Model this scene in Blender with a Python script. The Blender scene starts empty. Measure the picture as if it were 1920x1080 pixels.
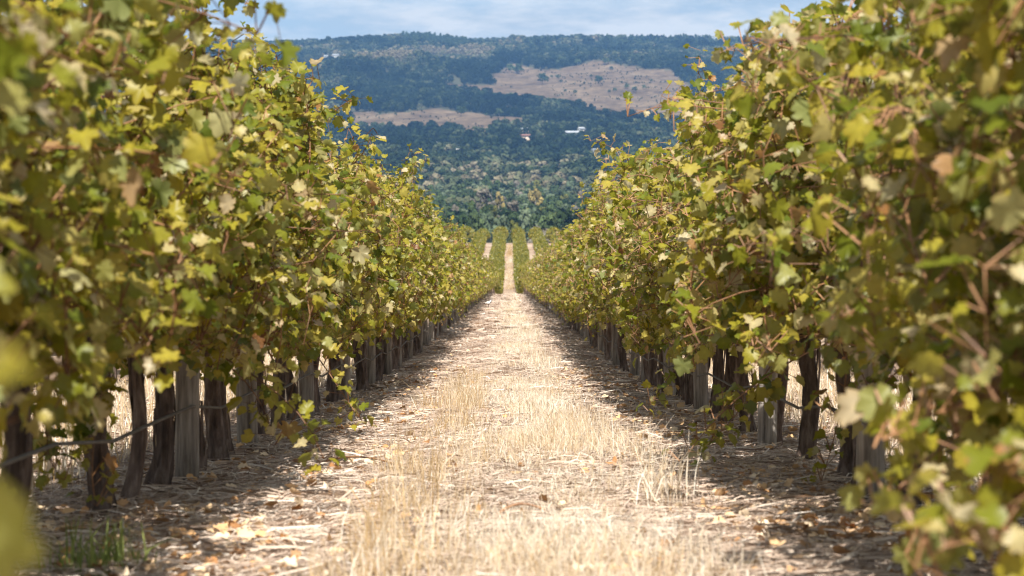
import bpy, bmesh, math, time
import numpy as np
from mathutils import Matrix, Vector

T0 = time.time()
S = bpy.context.scene
COL = S.collection
PI = math.pi
rng = np.random.default_rng(20)

# ------------------------------------------------------------------ camera, world, sun, exposure
F = 4533.0                      # focal length in pixels of a 1920 wide picture (85 mm on 36 mm)
HOR = 430.0                     # picture row of the true horizon
cam_d = bpy.data.cameras.new('camera')
cam = bpy.data.objects.new('camera', cam_d)
COL.objects.link(cam)
cam_d.lens = 85.0
cam_d.sensor_width = 36.0
cam_d.clip_start = 0.1
cam_d.clip_end = 30000
cam.location = (0, 0, 0)
cam.rotation_euler = (PI / 2 - math.atan((540 - HOR) / F), 0, -math.atan(5 / F))
cam_d.dof.use_dof = True
cam_d.dof.focus_distance = 18.0
cam_d.dof.aperture_fstop = 6.6
S.camera = cam

SUN_EL, SUN_AZ = math.radians(55), math.radians(3)      # azimuth: to the right of straight behind the camera
sun_dir = Vector((math.sin(SUN_AZ) * math.cos(SUN_EL), -math.cos(SUN_AZ) * math.cos(SUN_EL), math.sin(SUN_EL)))
sd = bpy.data.lights.new('sun', 'SUN')
sd.energy = 4.9
sd.angle = math.radians(0.5)
sd.color = (1.0, 0.95, 0.86)
sun = bpy.data.objects.new('sun', sd)
COL.objects.link(sun)
sun.location = (0, 0, 60)
sun.rotation_euler = sun_dir.to_track_quat('Z', 'Y').to_euler()

W = bpy.data.worlds.new('World')
S.world = W
W.use_nodes = True
nt = W.node_tree
nt.nodes.clear()


def N(nt, typ, **kw):
    n = nt.nodes.new(typ)
    for k, v in kw.items():
        if k.startswith('i_'):
            n.inputs[k[2:].replace('_', ' ')].default_value = v
        else:
            setattr(n, k, v)
    return n


def L(nt, a, b):
    nt.links.new(a, b)


def ramp(nt, stops, fac=None, interp='LINEAR'):
    r = nt.nodes.new('ShaderNodeValToRGB')
    r.color_ramp.interpolation = interp
    el = r.color_ramp.elements
    el[0].position, el[0].color = stops[0][0], (*stops[0][1], 1)
    el[1].position, el[1].color = stops[-1][0], (*stops[-1][1], 1)
    for p, c in stops[1:-1]:
        e = el.new(p)
        e.color = (*c, 1)
    if fac is not None:
        L(nt, fac, r.inputs[0])
    return r


sky = N(nt, 'ShaderNodeTexSky', sky_type='NISHITA', sun_disc=False)
sky.sun_elevation = SUN_EL
sky.sun_rotation = math.atan2(sun_dir.x, sun_dir.y)
sky.air_density = 1.0
sky.dust_density = 0.6
tc = N(nt, 'ShaderNodeTexCoord')
mp = N(nt, 'ShaderNodeMapping')
mp.inputs['Scale'].default_value = (9, 9, 34)
mp.inputs['Location'].default_value = (0.4, 0.0, 0.35)
L(nt, tc.outputs['Generated'], mp.inputs[0])
nz = N(nt, 'ShaderNodeTexNoise', i_Scale=1.3, i_Detail=7.0, i_Roughness=0.52)
L(nt, mp.outputs[0], nz.inputs['Vector'])
cr = ramp(nt, [(0.36, (0.62, 0.62, 0.62)), (0.58, (1, 1, 1))], nz.outputs['Fac'])
nz2 = N(nt, 'ShaderNodeTexNoise', i_Scale=2.6, i_Detail=6.0, i_Roughness=0.6)
L(nt, mp.outputs[0], nz2.inputs['Vector'])
cc = ramp(nt, [(0.40, (2.15, 2.55, 2.95)), (0.60, (3.35, 3.5, 3.6))], nz2.outputs['Fac'])
tint = N(nt, 'ShaderNodeMix', data_type='RGBA', blend_type='MULTIPLY')
tint.inputs['Factor'].default_value = 1.0
L(nt, sky.outputs[0], tint.inputs['A'])
tint.inputs['B'].default_value = (0.32, 0.42, 0.53, 1)
mx = N(nt, 'ShaderNodeMix', data_type='RGBA')
L(nt, cr.outputs[0], mx.inputs['Factor'])
L(nt, tint.outputs['Result'], mx.inputs['A'])
L(nt, cc.outputs[0], mx.inputs['B'])
bg = N(nt, 'ShaderNodeBackground', i_Strength=0.125)
L(nt, mx.outputs['Result'], bg.inputs[0])
wo = N(nt, 'ShaderNodeOutputWorld')
L(nt, bg.outputs[0], wo.inputs[0])

vs = S.view_settings
vs.view_transform = 'Standard'
vs.look = 'None'
vs.gamma = 1
vs.use_curve_mapping = False
vs.exposure = 0.98
cy = S.cycles
cy.max_bounces = 8
cy.diffuse_bounces = 5
cy.glossy_bounces = 2
cy.transmission_bounces = 5
cy.transparent_max_bounces = 4
cy.volume_bounces = 0
cy.use_denoising = True
try:
    cy.denoiser = 'OPENIMAGEDENOISE'
except Exception:
    pass
cy.sample_clamp_indirect = 6
cy.filter_width = 1.2


# ------------------------------------------------------------------ helpers
def mesh(name, V, Fc, mats, smooth=False, mat_idx=None, tone=None, rim=None):
    V = np.asarray(V, np.float32).reshape(-1, 3)
    Fc = np.asarray(Fc, np.int32)
    m, k = Fc.shape
    me = bpy.data.meshes.new(name)
    me.vertices.add(len(V))
    me.vertices.foreach_set('co', V.ravel())
    me.loops.add(m * k)
    me.loops.foreach_set('vertex_index', Fc.ravel())
    me.polygons.add(m)
    me.polygons.foreach_set('loop_start', np.arange(0, m * k, k, dtype=np.int32))
    if mat_idx is not None:
        me.polygons.foreach_set('material_index', np.asarray(mat_idx, np.int32))
    if smooth:
        me.polygons.foreach_set('use_smooth', np.ones(m, bool))
    for mm in (mats if isinstance(mats, (list, tuple)) else [mats]):
        me.materials.append(mm)
    if tone is not None:
        a = me.attributes.new('tone', 'FLOAT', 'POINT')
        a.data.foreach_set('value', np.asarray(tone, np.float32))
    if rim is not None:
        a = me.attributes.new('rim', 'FLOAT', 'POINT')
        a.data.foreach_set('value', np.asarray(rim, np.float32))
    me.update(calc_edges=True)
    return me


def link(name, me, parent=None, M=None):
    o = bpy.data.objects.new(name, me)
    COL.objects.link(o)
    if parent is not None:
        o.parent = parent
    if M is not None:
        o.matrix_basis = M
    return o


def tag(o, label, cat=None, group=None, kind=None):
    o['label'] = label
    if cat:
        o['category'] = cat
    if group:
        o['group'] = group
    if kind:
        o['kind'] = kind
    return o


def empty(name, loc, rz=0.0, scale=None):
    o = bpy.data.objects.new(name, None)
    o.empty_display_size = 0.2
    COL.objects.link(o)
    o.location = loc
    o.rotation_euler = (0, 0, rz)
    if scale:
        o.scale = scale
    return o


def merge(parts):
    """[(V, F)] with one face size -> V, F"""
    Vs, Fs, n = [], [], 0
    for v, f in parts:
        Vs.append(np.asarray(v, float).reshape(-1, 3))
        Fs.append(np.asarray(f, int) + n)
        n += len(Vs[-1])
    return np.concatenate(Vs), np.concatenate(Fs)


def tube(P, R, n=6, cap=True, wob=None):
    """quad tube along the polyline P with radii R; wob: per ring/side radius factors"""
    P = np.asarray(P, float)
    R = np.broadcast_to(np.asarray(R, float), (len(P),))
    T = np.gradient(P, axis=0)
    T /= np.linalg.norm(T, axis=1)[:, None] + 1e-9
    ref = np.array([0, 0, 1.0]) if abs(T[:, 2]).mean() < 0.8 else np.array([1.0, 0, 0])
    A = np.cross(T, ref)
    A /= np.linalg.norm(A, axis=1)[:, None] + 1e-9
    B = np.cross(T, A)
    th = np.linspace(0, 2 * PI, n, endpoint=False)
    rr = R[:, None] * (1.0 if wob is None else wob)
    rr = np.broadcast_to(rr, (len(P), n))
    V = P[:, None] + rr[..., None] * (np.cos(th)[None, :, None] * A[:, None] + np.sin(th)[None, :, None] * B[:, None])
    i = np.arange(len(P) - 1)[:, None] * n
    j = np.arange(n)[None]
    j2 = (j + 1) % n
    Q = np.stack([i + j, i + j2, i + n + j2, i + n + j], -1).reshape(-1, 4)
    V = V.reshape(-1, 3)
    if cap:
        V = np.concatenate([V, P[:1], P[-1:]])
        a, b = len(V) - 2, len(V) - 1
        e = (len(P) - 1) * n
        c1 = np.stack([j[0], j[0] * 0 + a, j[0] * 0 + a, j2[0]], -1)
        # caps as quads over two neighbouring sides
        q1 = [[a, (2 * k + 2) % n, 2 * k + 1, 2 * k] for k in range(n // 2)]
        q2 = [[b, e + 2 * k, e + 2 * k + 1, e + (2 * k + 2) % n] for k in range(n // 2)]
        if n % 2 == 0:
            Q = np.concatenate([Q, np.array(q1), np.array(q2)])
    return V, Q


def box(x0, x1, y0, y1, z0, z1):
    V = np.array([[x, y, z] for z in (z0, z1) for y in (y0, y1) for x in (x0, x1)], float)
    Q = np.array([[0, 2, 3, 1], [4, 5, 7, 6], [0, 1, 5, 4], [2, 6, 7, 3], [0, 4, 6, 2], [1, 3, 7, 5]])
    return V, Q


def vnoise(x, y, seed=0):
    """smooth value noise in -1..1"""
    x = np.asarray(x, float)
    y = np.asarray(y, float)
    xi, yi = np.floor(x).astype(np.int64), np.floor(y).astype(np.int64)
    fx, fy = x - xi, y - yi
    fx, fy = fx * fx * (3 - 2 * fx), fy * fy * (3 - 2 * fy)

    def h(a, b):
        v = (a * 374761393 + b * 668265263 + seed * 974634541) & 0x7fffffff
        v = ((v ^ (v >> 13)) * 1274126177) & 0x7fffffff
        v = v ^ (v >> 16)
        return (v & 0xffff) / 32767.5 - 1
    return (h(xi, yi) * (1 - fx) + h(xi + 1, yi) * fx) * (1 - fy) + (h(xi, yi + 1) * (1 - fx) + h(xi + 1, yi + 1) * fx) * fy


# ------------------------------------------------------------------ materials
def newmat(name):
    m = bpy.data.materials.new(name)
    m.use_nodes = True
    m.node_tree.nodes.clear()
    out = m.node_tree.nodes.new('ShaderNodeOutputMaterial')
    return m, m.node_tree, out


def fract_tone(nt, shift=True):
    a = N(nt, 'ShaderNodeAttribute', attribute_name='tone')
    if not shift:
        return a.outputs['Fac']
    oi = N(nt, 'ShaderNodeObjectInfo')
    s = N(nt, 'ShaderNodeMath', operation='ADD')
    L(nt, a.outputs['Fac'], s.inputs[0])
    L(nt, oi.outputs['Random'], s.inputs[1])
    f = N(nt, 'ShaderNodeMath', operation='FRACT')
    L(nt, s.outputs[0], f.inputs[0])
    return f.outputs[0]


def leaf_material(name, stops, under, under_mix=0.55, trans=0.54, spec=0.4, rough=0.42, shift=True, blotch=0.14):
    m, nt, out = newmat(name)
    t = fract_tone(nt, shift)
    c = ramp(nt, stops, t)
    tcn = N(nt, 'ShaderNodeTexCoord')
    nz = N(nt, 'ShaderNodeTexNoise', i_Scale=26.0, i_Detail=3.0)
    L(nt, tcn.outputs['Object'], nz.inputs['Vector'])
    br = ramp(nt, [(0.50, (0, 0, 0)), (0.72, (1, 1, 1))], nz.outputs['Fac'])
    mul = N(nt, 'ShaderNodeMath', operation='MULTIPLY')
    mul.inputs[1].default_value = blotch
    L(nt, br.outputs[0], mul.inputs[0])
    mb = N(nt, 'ShaderNodeMix', data_type='RGBA')
    L(nt, mul.outputs[0], mb.inputs['Factor'])
    L(nt, c.outputs[0], mb.inputs['A'])
    mb.inputs['B'].default_value = (0.30, 0.17, 0.055, 1)
    ra = N(nt, 'ShaderNodeAttribute', attribute_name='rim')
    rr = ramp(nt, [(0.0, (1.22, 1.20, 1.15)), (0.35, (1.0, 1.0, 1.0)), (0.8, (0.98, 0.96, 0.92)), (1.0, (0.95, 0.86, 0.74))], ra.outputs['Fac'])
    rm = N(nt, 'ShaderNodeMix', data_type='RGBA', blend_type='MULTIPLY')
    rm.inputs['Factor'].default_value = 1.0 if blotch else 0.0
    L(nt, mb.outputs['Result'], rm.inputs['A'])
    L(nt, rr.outputs[0], rm.inputs['B'])
    mb = rm
    ge = N(nt, 'ShaderNodeNewGeometry')
    fm = N(nt, 'ShaderNodeMath', operation='MULTIPLY')
    fm.inputs[1].default_value = under_mix
    L(nt, ge.outputs['Backfacing'], fm.inputs[0])
    mu = N(nt, 'ShaderNodeMix', data_type='RGBA')
    L(nt, fm.outputs[0], mu.inputs['Factor'])
    L(nt, mb.outputs['Result'], mu.inputs['A'])
    mu.inputs['B'].default_value = (*under, 1)
    p = N(nt, 'ShaderNodeBsdfPrincipled')
    p.inputs['Roughness'].default_value = rough
    p.inputs['Specular IOR Level'].default_value = spec
    L(nt, mu.outputs['Result'], p.inputs['Base Color'])
    tr = N(nt, 'ShaderNodeBsdfTranslucent')
    L(nt, mb.outputs['Result'], tr.inputs[0])
    ms = N(nt, 'ShaderNodeMixShader')
    ms.inputs[0].default_value = trans
    L(nt, p.outputs[0], ms.inputs[1])
    L(nt, tr.outputs[0], ms.inputs[2])
    L(nt, ms.outputs[0], out.inputs[0])
    return m


VINE_STOPS = [(0.0, (0.100, 0.140, 0.014)), (0.16, (0.175, 0.208, 0.018)), (0.42, (0.305, 0.288, 0.026)),
              (0.64, (0.405, 0.348, 0.040)), (0.78, (0.440, 0.375, 0.075)), (0.88, (0.500, 0.425, 0.170)),
              (0.955, (0.590, 0.520, 0.350)), (0.985, (0.400, 0.210, 0.070)), (1.0, (0.200, 0.090, 0.032))]
M_leaf = leaf_material('vine_leaf', VINE_STOPS, (0.38, 0.40, 0.18))
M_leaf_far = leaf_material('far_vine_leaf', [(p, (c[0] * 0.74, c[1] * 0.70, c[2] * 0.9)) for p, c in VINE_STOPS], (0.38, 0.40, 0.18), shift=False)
M_litter = leaf_material('fallen_leaf', [(0.0, (0.20, 0.095, 0.04)), (0.25, (0.36, 0.18, 0.075)), (0.5, (0.54, 0.33, 0.16)),
                         (0.75, (0.64, 0.47, 0.30)), (1.0, (0.68, 0.58, 0.46))], (0.5, 0.36, 0.22), 0.4, 0.1, 0.2, 0.6, False)
M_grass = leaf_material('dry_grass', [(0.0, (0.36, 0.22, 0.09)), (0.25, (0.54, 0.37, 0.18)), (0.5, (0.69, 0.555, 0.40)),
                        (0.75, (0.80, 0.71, 0.585)), (1.0, (0.86, 0.81, 0.73))], (0.8, 0.7, 0.5), 0.2, 0.35, 0.3, 0.5, False, 0.0)
M_straw = leaf_material('straw', [(0.0, (0.13, 0.09, 0.075)), (0.3, (0.30, 0.21, 0.165)), (0.6, (0.51, 0.395, 0.315)),
                        (0.85, (0.68, 0.58, 0.49)), (1.0, (0.76, 0.70, 0.64))], (0.5, 0.4, 0.3), 0.2, 0.08, 0.3, 0.5, False, 0.0)
M_green = leaf_material('green_grass', [(0.0, (0.11, 0.17, 0.03)), (1.0, (0.34, 0.38, 0.12))], (0.2, 0.3, 0.06), 0.2, 0.35, 0.3, 0.5, False, 0.0)


def noise_mat(name, stops, scale=(1, 1, 1), nscale=5.0, detail=5.0, bump=0.0, bdist=0.02, rough=0.85, coord='Object', spec=0.2, hue_rand=0.0):
    m, nt, out = newmat(name)
    tcn = N(nt, 'ShaderNodeTexCoord')
    mp = N(nt, 'ShaderNodeMapping')
    mp.inputs['Scale'].default_value = scale
    L(nt, tcn.outputs[coord], mp.inputs[0])
    nz = N(nt, 'ShaderNodeTexNoise', i_Scale=nscale, i_Detail=detail, i_Roughness=0.65)
    L(nt, mp.outputs[0], nz.inputs['Vector'])
    c = ramp(nt, stops, nz.outputs['Fac'])
    p = N(nt, 'ShaderNodeBsdfPrincipled')
    p.inputs['Roughness'].default_value = rough
    p.inputs['Specular IOR Level'].default_value = spec
    col = c.outputs[0]
    if hue_rand:
        oi = N(nt, 'ShaderNodeObjectInfo')
        mr = N(nt, 'ShaderNodeMapRange')
        mr.inputs['To Min'].default_value = 1 - hue_rand
        mr.inputs['To Max'].default_value = 1 + hue_rand
        L(nt, oi.outputs['Random'], mr.inputs['Value'])
        hs = N(nt, 'ShaderNodeHueSaturation')
        L(nt, mr.outputs[0], hs.inputs['Value'])
        L(nt, col, hs.inputs['Color'])
        col = hs.outputs[0]
    L(nt, col, p.inputs['Base Color'])
    if bump:
        b = N(nt, 'ShaderNodeBump')
        b.inputs['Strength'].default_value = bump
        b.inputs['Distance'].default_value = bdist
        L(nt, nz.outputs['Fac'], b.inputs['Height'])
        L(nt, b.outputs[0], p.inputs['Normal'])
    L(nt, p.outputs[0], out.inputs[0])
    return m


M_bark = noise_mat('vine_bark', [(0.28, (0.040, 0.028, 0.025)), (0.5, (0.13, 0.095, 0.08)), (0.75, (0.32, 0.255, 0.22))],
                   (30, 30, 7), 1.0, 8, 1.0, 0.016, 0.9, hue_rand=0.25)
M_cane = noise_mat('cane_bark', [(0.3, (0.10, 0.045, 0.024)), (0.7, (0.30, 0.155, 0.07))], (1, 1, 1), 9, 3, 0, 0, 0.55, spec=0.4, hue_rand=0.3)
M_post = noise_mat('weathered_post', [(0.30, (0.065, 0.054, 0.047)), (0.47, (0.235, 0.205, 0.18)), (0.72, (0.44, 0.40, 0.36))],
                   (24, 24, 2.0), 1.6, 8, 0.9, 0.010, 0.9, hue_rand=0.2)
M_wire = noise_mat('galvanised_wire', [(0.3, (0.22, 0.22, 0.22)), (0.7, (0.34, 0.33, 0.32))], nscale=8, rough=0.5, spec=0.5)
M_hose = noise_mat('drip_hose', [(0.3, (0.055, 0.052, 0.05)), (0.7, (0.14, 0.13, 0.12))], nscale=6, rough=0.6)
M_trunk = noise_mat('gum_trunk', [(0.3, (0.20, 0.17, 0.14)), (0.7, (0.42, 0.38, 0.33))], (1, 1, 0.3), 1.2, 4)
M_white = noise_mat('white_wall', [(0.3, (0.26, 0.26, 0.25)), (0.7, (0.34, 0.34, 0.33))], nscale=0.6)
M_roofw = noise_mat('white_roof', [(0.3, (0.26, 0.28, 0.31)), (0.7, (0.38, 0.40, 0.43))], nscale=0.5, rough=0.5)
M_roofg = noise_mat('grey_roof', [(0.3, (0.30, 0.33, 0.36)), (0.7, (0.44, 0.47, 0.5))], nscale=0.5, rough=0.5)
M_roofr = noise_mat('tile_roof', [(0.3, (0.16, 0.085, 0.07)), (0.7, (0.24, 0.13, 0.105))], nscale=0.5)
M_tan = noise_mat('tan_wall', [(0.3, (0.42, 0.33, 0.26)), (0.7, (0.5, 0.41, 0.33))], nscale=0.6)
M_glass = noise_mat('window_glass', [(0.3, (0.03, 0.035, 0.04)), (0.7, (0.06, 0.07, 0.08))], nscale=1, rough=0.15, spec=0.6)
M_bird = []
for nm, c in (('black_feather', (0.012, 0.012, 0.014)), ('white_feather', (0.78, 0.77, 0.74)), ('beak_grey', (0.25, 0.26, 0.28))):
    M_bird.append(noise_mat(nm, [(0.3, tuple(x * 0.9 for x in c)), (0.7, c)], nscale=30, rough=0.6))


def tree_mat(name, stops, trans=0.12, by=None):
    m, nt, out = newmat(name)
    oi = N(nt, 'ShaderNodeAttribute', attribute_name=by, attribute_type='INSTANCER') if by else N(nt, 'ShaderNodeObjectInfo')
    a = N(nt, 'ShaderNodeAttribute', attribute_name='tone')
    c = ramp(nt, stops, oi.outputs['Fac' if by else 'Random'])
    mr = N(nt, 'ShaderNodeMapRange')
    mr.inputs['To Min'].default_value = 0.62
    mr.inputs['To Max'].default_value = 1.45
    L(nt, a.outputs['Fac'], mr.inputs['Value'])
    hs = N(nt, 'ShaderNodeHueSaturation')
    L(nt, mr.outputs[0], hs.inputs['Value'])
    L(nt, c.outputs[0], hs.inputs['Color'])
    d = N(nt, 'ShaderNodeBsdfDiffuse')
    L(nt, hs.outputs[0], d.inputs[0])
    tr = N(nt, 'ShaderNodeBsdfTranslucent')
    L(nt, hs.outputs[0], tr.inputs[0])
    ms = N(nt, 'ShaderNodeMixShader')
    ms.inputs[0].default_value = trans
    L(nt, d.outputs[0], ms.inputs[1])
    L(nt, tr.outputs[0], ms.inputs[2])
    L(nt, ms.outputs[0], out.inputs[0])
    return m


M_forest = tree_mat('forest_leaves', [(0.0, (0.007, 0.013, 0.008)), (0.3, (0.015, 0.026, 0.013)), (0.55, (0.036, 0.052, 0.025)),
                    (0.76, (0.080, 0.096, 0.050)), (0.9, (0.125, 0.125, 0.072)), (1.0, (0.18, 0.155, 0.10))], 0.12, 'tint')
M_gum = {
    'dark': tree_mat('dark_gum_leaves', [(0, (0.034, 0.053, 0.022)), (1, (0.058, 0.083, 0.034))]),
    'grey': tree_mat('grey_gum_leaves', [(0, (0.078, 0.106, 0.060)), (1, (0.135, 0.165, 0.100))]),
    'olive': tree_mat('olive_leaves', [(0, (0.110, 0.115, 0.032)), (1, (0.150, 0.150, 0.045))]),
    'green': tree_mat('green_gum_leaves', [(0, (0.055, 0.080, 0.034)), (1, (0.095, 0.125, 0.052))]),
    'yellow': tree_mat('yellow_leaves', [(0, (0.19, 0.15, 0.055)), (1, (0.25, 0.20, 0.075))]),
    'brown': tree_mat('thin_brown_crown', [(0, (0.115, 0.100, 0.078)), (1, (0.165, 0.148, 0.118))]),
}

# ------------------------------------------------------------------ terrain
kn = np.array([(-80, 2.26), (0, -0.686), (27, -1.68), (41, -1.944), (67, -2.47), (110, -3.30), (155, -4.12), (166, -4.5), (200, -6.25), (228, -6.0),
               (249, -5.49), (309, -3.54), (352, -2.33), (374, -2.1), (400, -2.35), (430, -3.3), (520, -6.0), (700, -8.0), (1000, -3.3), (1100, 0.5)])
tabY = np.arange(-80, 1101, 1.0)
tabZ = np.interp(tabY, kn[:, 0], kn[:, 1])
_k = np.exp(-0.5 * (np.arange(-12, 13) / 4.0) ** 2)
_k /= _k.sum()
tabZ[14:-14] = np.convolve(np.pad(tabZ, 12, mode='edge'), _k, 'valid')[14:-14]


def img_row(Y, px):
    """picture row at which hill ground at distance Y appears, above picture column px"""
    base = np.interp(Y, [900, 1000, 1300, 1700, 2200, 2600, 3000, 3400, 3800, 4300, 4750, 5200, 5500, 6500],
                     [452, 445, 418, 378, 325, 287, 250, 210, 170, 130, 106, 93, 91, 108])
    # wooded knoll on the left with a dip behind it
    g = np.exp(-((px - 715) / 165.0) ** 2)
    base = base - 30 * g * np.exp(-((Y - 4060) / 220.0) ** 2) + 17 * g * np.exp(-((Y - 4440) / 150.0) ** 2)
    # summit behind, with its dark plantation
    base = base - 10 * np.exp(-((px - 790) / 85.0) ** 2) * np.exp(-((Y - 5200) / 330.0) ** 2) - 9 * np.exp(-((px - 700) / 150.0) ** 2) * np.exp(-((Y - 5200) / 400.0) ** 2)
    # bare spur on the right
    base = base - 14 * np.exp(-((px - 1180) / 130.0) ** 2) * np.exp(-((Y - 4150) / 330.0) ** 2)
    # gully running up to the knoll
    base = base + 7 * np.exp(-((px - 960) / 60.0) ** 2) * np.exp(-((Y - 3900) / 300.0) ** 2)
    # mid field swell
    base = base - 8 * np.exp(-((px - 850) / 130.0) ** 2) * np.exp(-((Y - 3350) / 170.0) ** 2)
    return base


def ground_z(X, Y):
    X = np.asarray(X, float)
    Y = np.asarray(Y, float)
    near = np.interp(Y, tabY, tabZ)
    Yc = np.maximum(Y, 900)
    px = 955 + F * np.clip(X / Yc, -0.25, 0.25)
    far = (HOR - img_row(Yc, px)) / F * Yc
    far = far + vnoise(X / 160, Y / 160, 3) * 8 * np.clip((Y - 1300) / 1500, 0, 1) + vnoise(X / 55, Y / 55, 4) * 3.5 * np.clip((Y - 1300) / 1500, 0, 1)
    w = np.clip((Y - 940) / 120, 0, 1)
    return near * (1 - w) + far * w


def at(px, py, Y):
    """world point that the photograph shows at (px, py), Y metres away"""
    return np.array([(px - 955) / F * Y, Y, (HOR - py) / F * Y])


def in_poly(x, y, poly):
    p = np.asarray(poly, float)
    r = np.zeros(np.shape(x), bool)
    j = len(p) - 1
    for i in range(len(p)):
        c = ((p[i, 1] > y) != (p[j, 1] > y)) & (x < (p[j, 0] - p[i, 0]) * (y - p[i, 1]) / (p[j, 1] - p[i, 1] + 1e-12) + p[i, 0])
        r ^= c
        j = i
    return r


FIELDS = [  # bare fields on the hills: outline and the distance span they lie in
    ([(915, 142), (962, 119), (1000, 129), (1050, 132), (1068, 127), (1110, 121), (1190, 123), (1268, 138), (1300, 176), (1275, 222), (1200, 216), (1130, 217), (1085, 200),
      (1000, 187), (930, 172), (862, 163), (815, 160), (840, 153), (905, 156), (940, 158)], 3350, 4600),
    ([(700, 226), (715, 214), (760, 210), (820, 202), (900, 206), (985, 220), (1030, 218), (1040, 228), (985, 232), (978, 252), (935, 248), (905, 262), (878, 262), (866, 246),
      (800, 240), (740, 240)], 2900, 3700),
    ([(640, 208), (700, 204), (712, 222), (690, 236), (660, 232)], 2900, 3700),
    ([(565, 120), (600, 110), (650, 108), (640, 114), (590, 124), (560, 132)], 4300, 5200),
]


def field_mask(X, Y, tall=0.0):
    px = 955 + F * X / Y
    row = img_row(Y, px)
    wob = vnoise(X / 30, Y / 60, 8) * 3.0
    m = np.zeros(np.shape(X), bool)
    for poly, a, b in FIELDS:
        for k in (0, 0.25, 0.5):
            m |= in_poly(px + wob, row + wob * 0.5 - k * F * tall / Y, poly) & (Y > a - 250) & (Y < b)
    return m


# near ground sheet
xs = np.unique(np.concatenate([np.arange(-3.2, 3.21, 0.16), np.linspace(3.2, 14, 12), -np.linspace(3.2, 14, 12), np.linspace(14, 330, 22), -np.linspace(14, 330, 22)]))
ys = np.unique(np.concatenate([np.arange(-40, 4, 2.0), np.arange(4, 34, 0.2), np.arange(34, 170, 1.5), np.arange(170, 470.1, 4)]))
GX, GY = np.meshgrid(xs, ys)
GZ = ground_z(GX, GY)
nearf = np.clip((60 - GY) / 30, 0, 1) * (np.abs(GX) < 3.3)
GZ = GZ + nearf * (vnoise(GX * 3.1, GY * 2.2, 1) * 0.014 + vnoise(GX * 1.1, GY * 0.7, 2) * 0.018)


def grid_faces(nx, ny):
    i = (np.arange(ny - 1)[:, None] * nx + np.arange(nx - 1)[None]).ravel()
    return np.stack([i, i + 1, i + nx + 1, i + nx], -1)


def ground_material():
    m, nt, out = newmat('vineyard_soil')
    tcn = N(nt, 'ShaderNodeTexCoord')
    n1 = N(nt, 'ShaderNodeTexNoise', i_Scale=1.1, i_Detail=6.0, i_Roughness=0.65)
    L(nt, tcn.outputs['Object'], n1.inputs['Vector'])
    mp = N(nt, 'ShaderNodeMapping')
    mp.inputs['Scale'].default_value = (30, 9, 1)
    mp.inputs['Rotation'].default_value = (0, 0, 0.35)
    L(nt, tcn.outputs['Object'], mp.inputs[0])
    n2 = N(nt, 'ShaderNodeTexNoise', i_Scale=2.0, i_Detail=6.0, i_Roughness=0.7)
    L(nt, mp.outputs[0], n2.inputs['Vector'])
    n9 = N(nt, 'ShaderNodeTexNoise', i_Scale=0.11, i_Detail=3.0)
    L(nt, tcn.outputs['Object'], n9.inputs['Vector'])
    c1 = ramp(nt, [(0.3, (0.28, 0.20, 0.15)), (0.55, (0.41, 0.31, 0.24)), (0.8, (0.53, 0.42, 0.335))], n1.outputs['Fac'])
    c2 = ramp(nt, [(0.3, (0.45, 0.42, 0.40)), (0.5, (0.95, 0.93, 0.9)), (0.7, (1.35, 1.32, 1.28))], n2.outputs['Fac'])
    mm = N(nt, 'ShaderNodeMix', data_type='RGBA', blend_type='MULTIPLY')
    mm.inputs['Factor'].default_value = 0.8
    L(nt, c1.outputs[0], mm.inputs['A'])
    L(nt, c2.outputs[0], mm.inputs['B'])
    # the grassy middle strip of every alley (2.8 m apart) is paler
    sp = N(nt, 'ShaderNodeSeparateXYZ')
    L(nt, tcn.outputs['Object'], sp.inputs[0])
    pm = N(nt, 'ShaderNodeMath', operation='PINGPONG')
    pm.inputs[1].default_value = 1.4
    L(nt, sp.outputs['X'], pm.inputs[0])
    ad = N(nt, 'ShaderNodeMath', operation='MULTIPLY_ADD')
    ad.inputs[1].default_value = 0.55
    L(nt, n1.outputs['Fac'], ad.inputs[0])
    L(nt, pm.outputs[0], ad.inputs[2])
    st = ramp(nt, [(0.50, (1, 1, 1)), (0.80, (0, 0, 0))], ad.outputs[0])
    m2 = N(nt, 'ShaderNodeMix', data_type='RGBA')
    L(nt, st.outputs[0], m2.inputs['Factor'])
    L(nt, mm.outputs['Result'], m2.inputs['A'])
    c3 = ramp(nt, [(0.3, (0.27, 0.205, 0.155)), (0.7, (0.44, 0.345, 0.265))], n2.outputs['Fac'])
    L(nt, c3.outputs[0], m2.inputs['B'])
    c9 = ramp(nt, [(0.35, (0.66, 0.60, 0.56)), (0.65, (1.1, 1.1, 1.1))], n9.outputs['Fac'])
    m9 = N(nt, 'ShaderNodeMix', data_type='RGBA', blend_type='MULTIPLY')
    m9.inputs['Factor'].default_value = 1.0
    L(nt, m2.outputs['Result'], m9.inputs['A'])
    L(nt, c9.outputs[0], m9.inputs['B'])
    m2 = m9
    p = N(nt, 'ShaderNodeBsdfPrincipled')
    p.inputs['Roughness'].default_value = 0.95
    p.inputs['Specular IOR Level'].default_value = 0.1
    L(nt, m2.outputs['Result'], p.inputs['Base Color'])
    b = N(nt, 'ShaderNodeBump')
    b.inputs['Strength'].default_value = 0.7
    b.inputs['Distance'].default_value = 0.02
    L(nt, n2.outputs['Fac'], b.inputs['Height'])
    L(nt, b.outputs[0], p.inputs['Normal'])
    L(nt, p.outputs[0], out.inputs[0])
    return m


g = link('ground', mesh('ground', np.stack([GX, GY, GZ], -1), grid_faces(len(xs), len(ys)), ground_material(), True))
tag(g, 'straw coloured ground of the vineyard alley sloping down to the valley', kind='structure')

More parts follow.
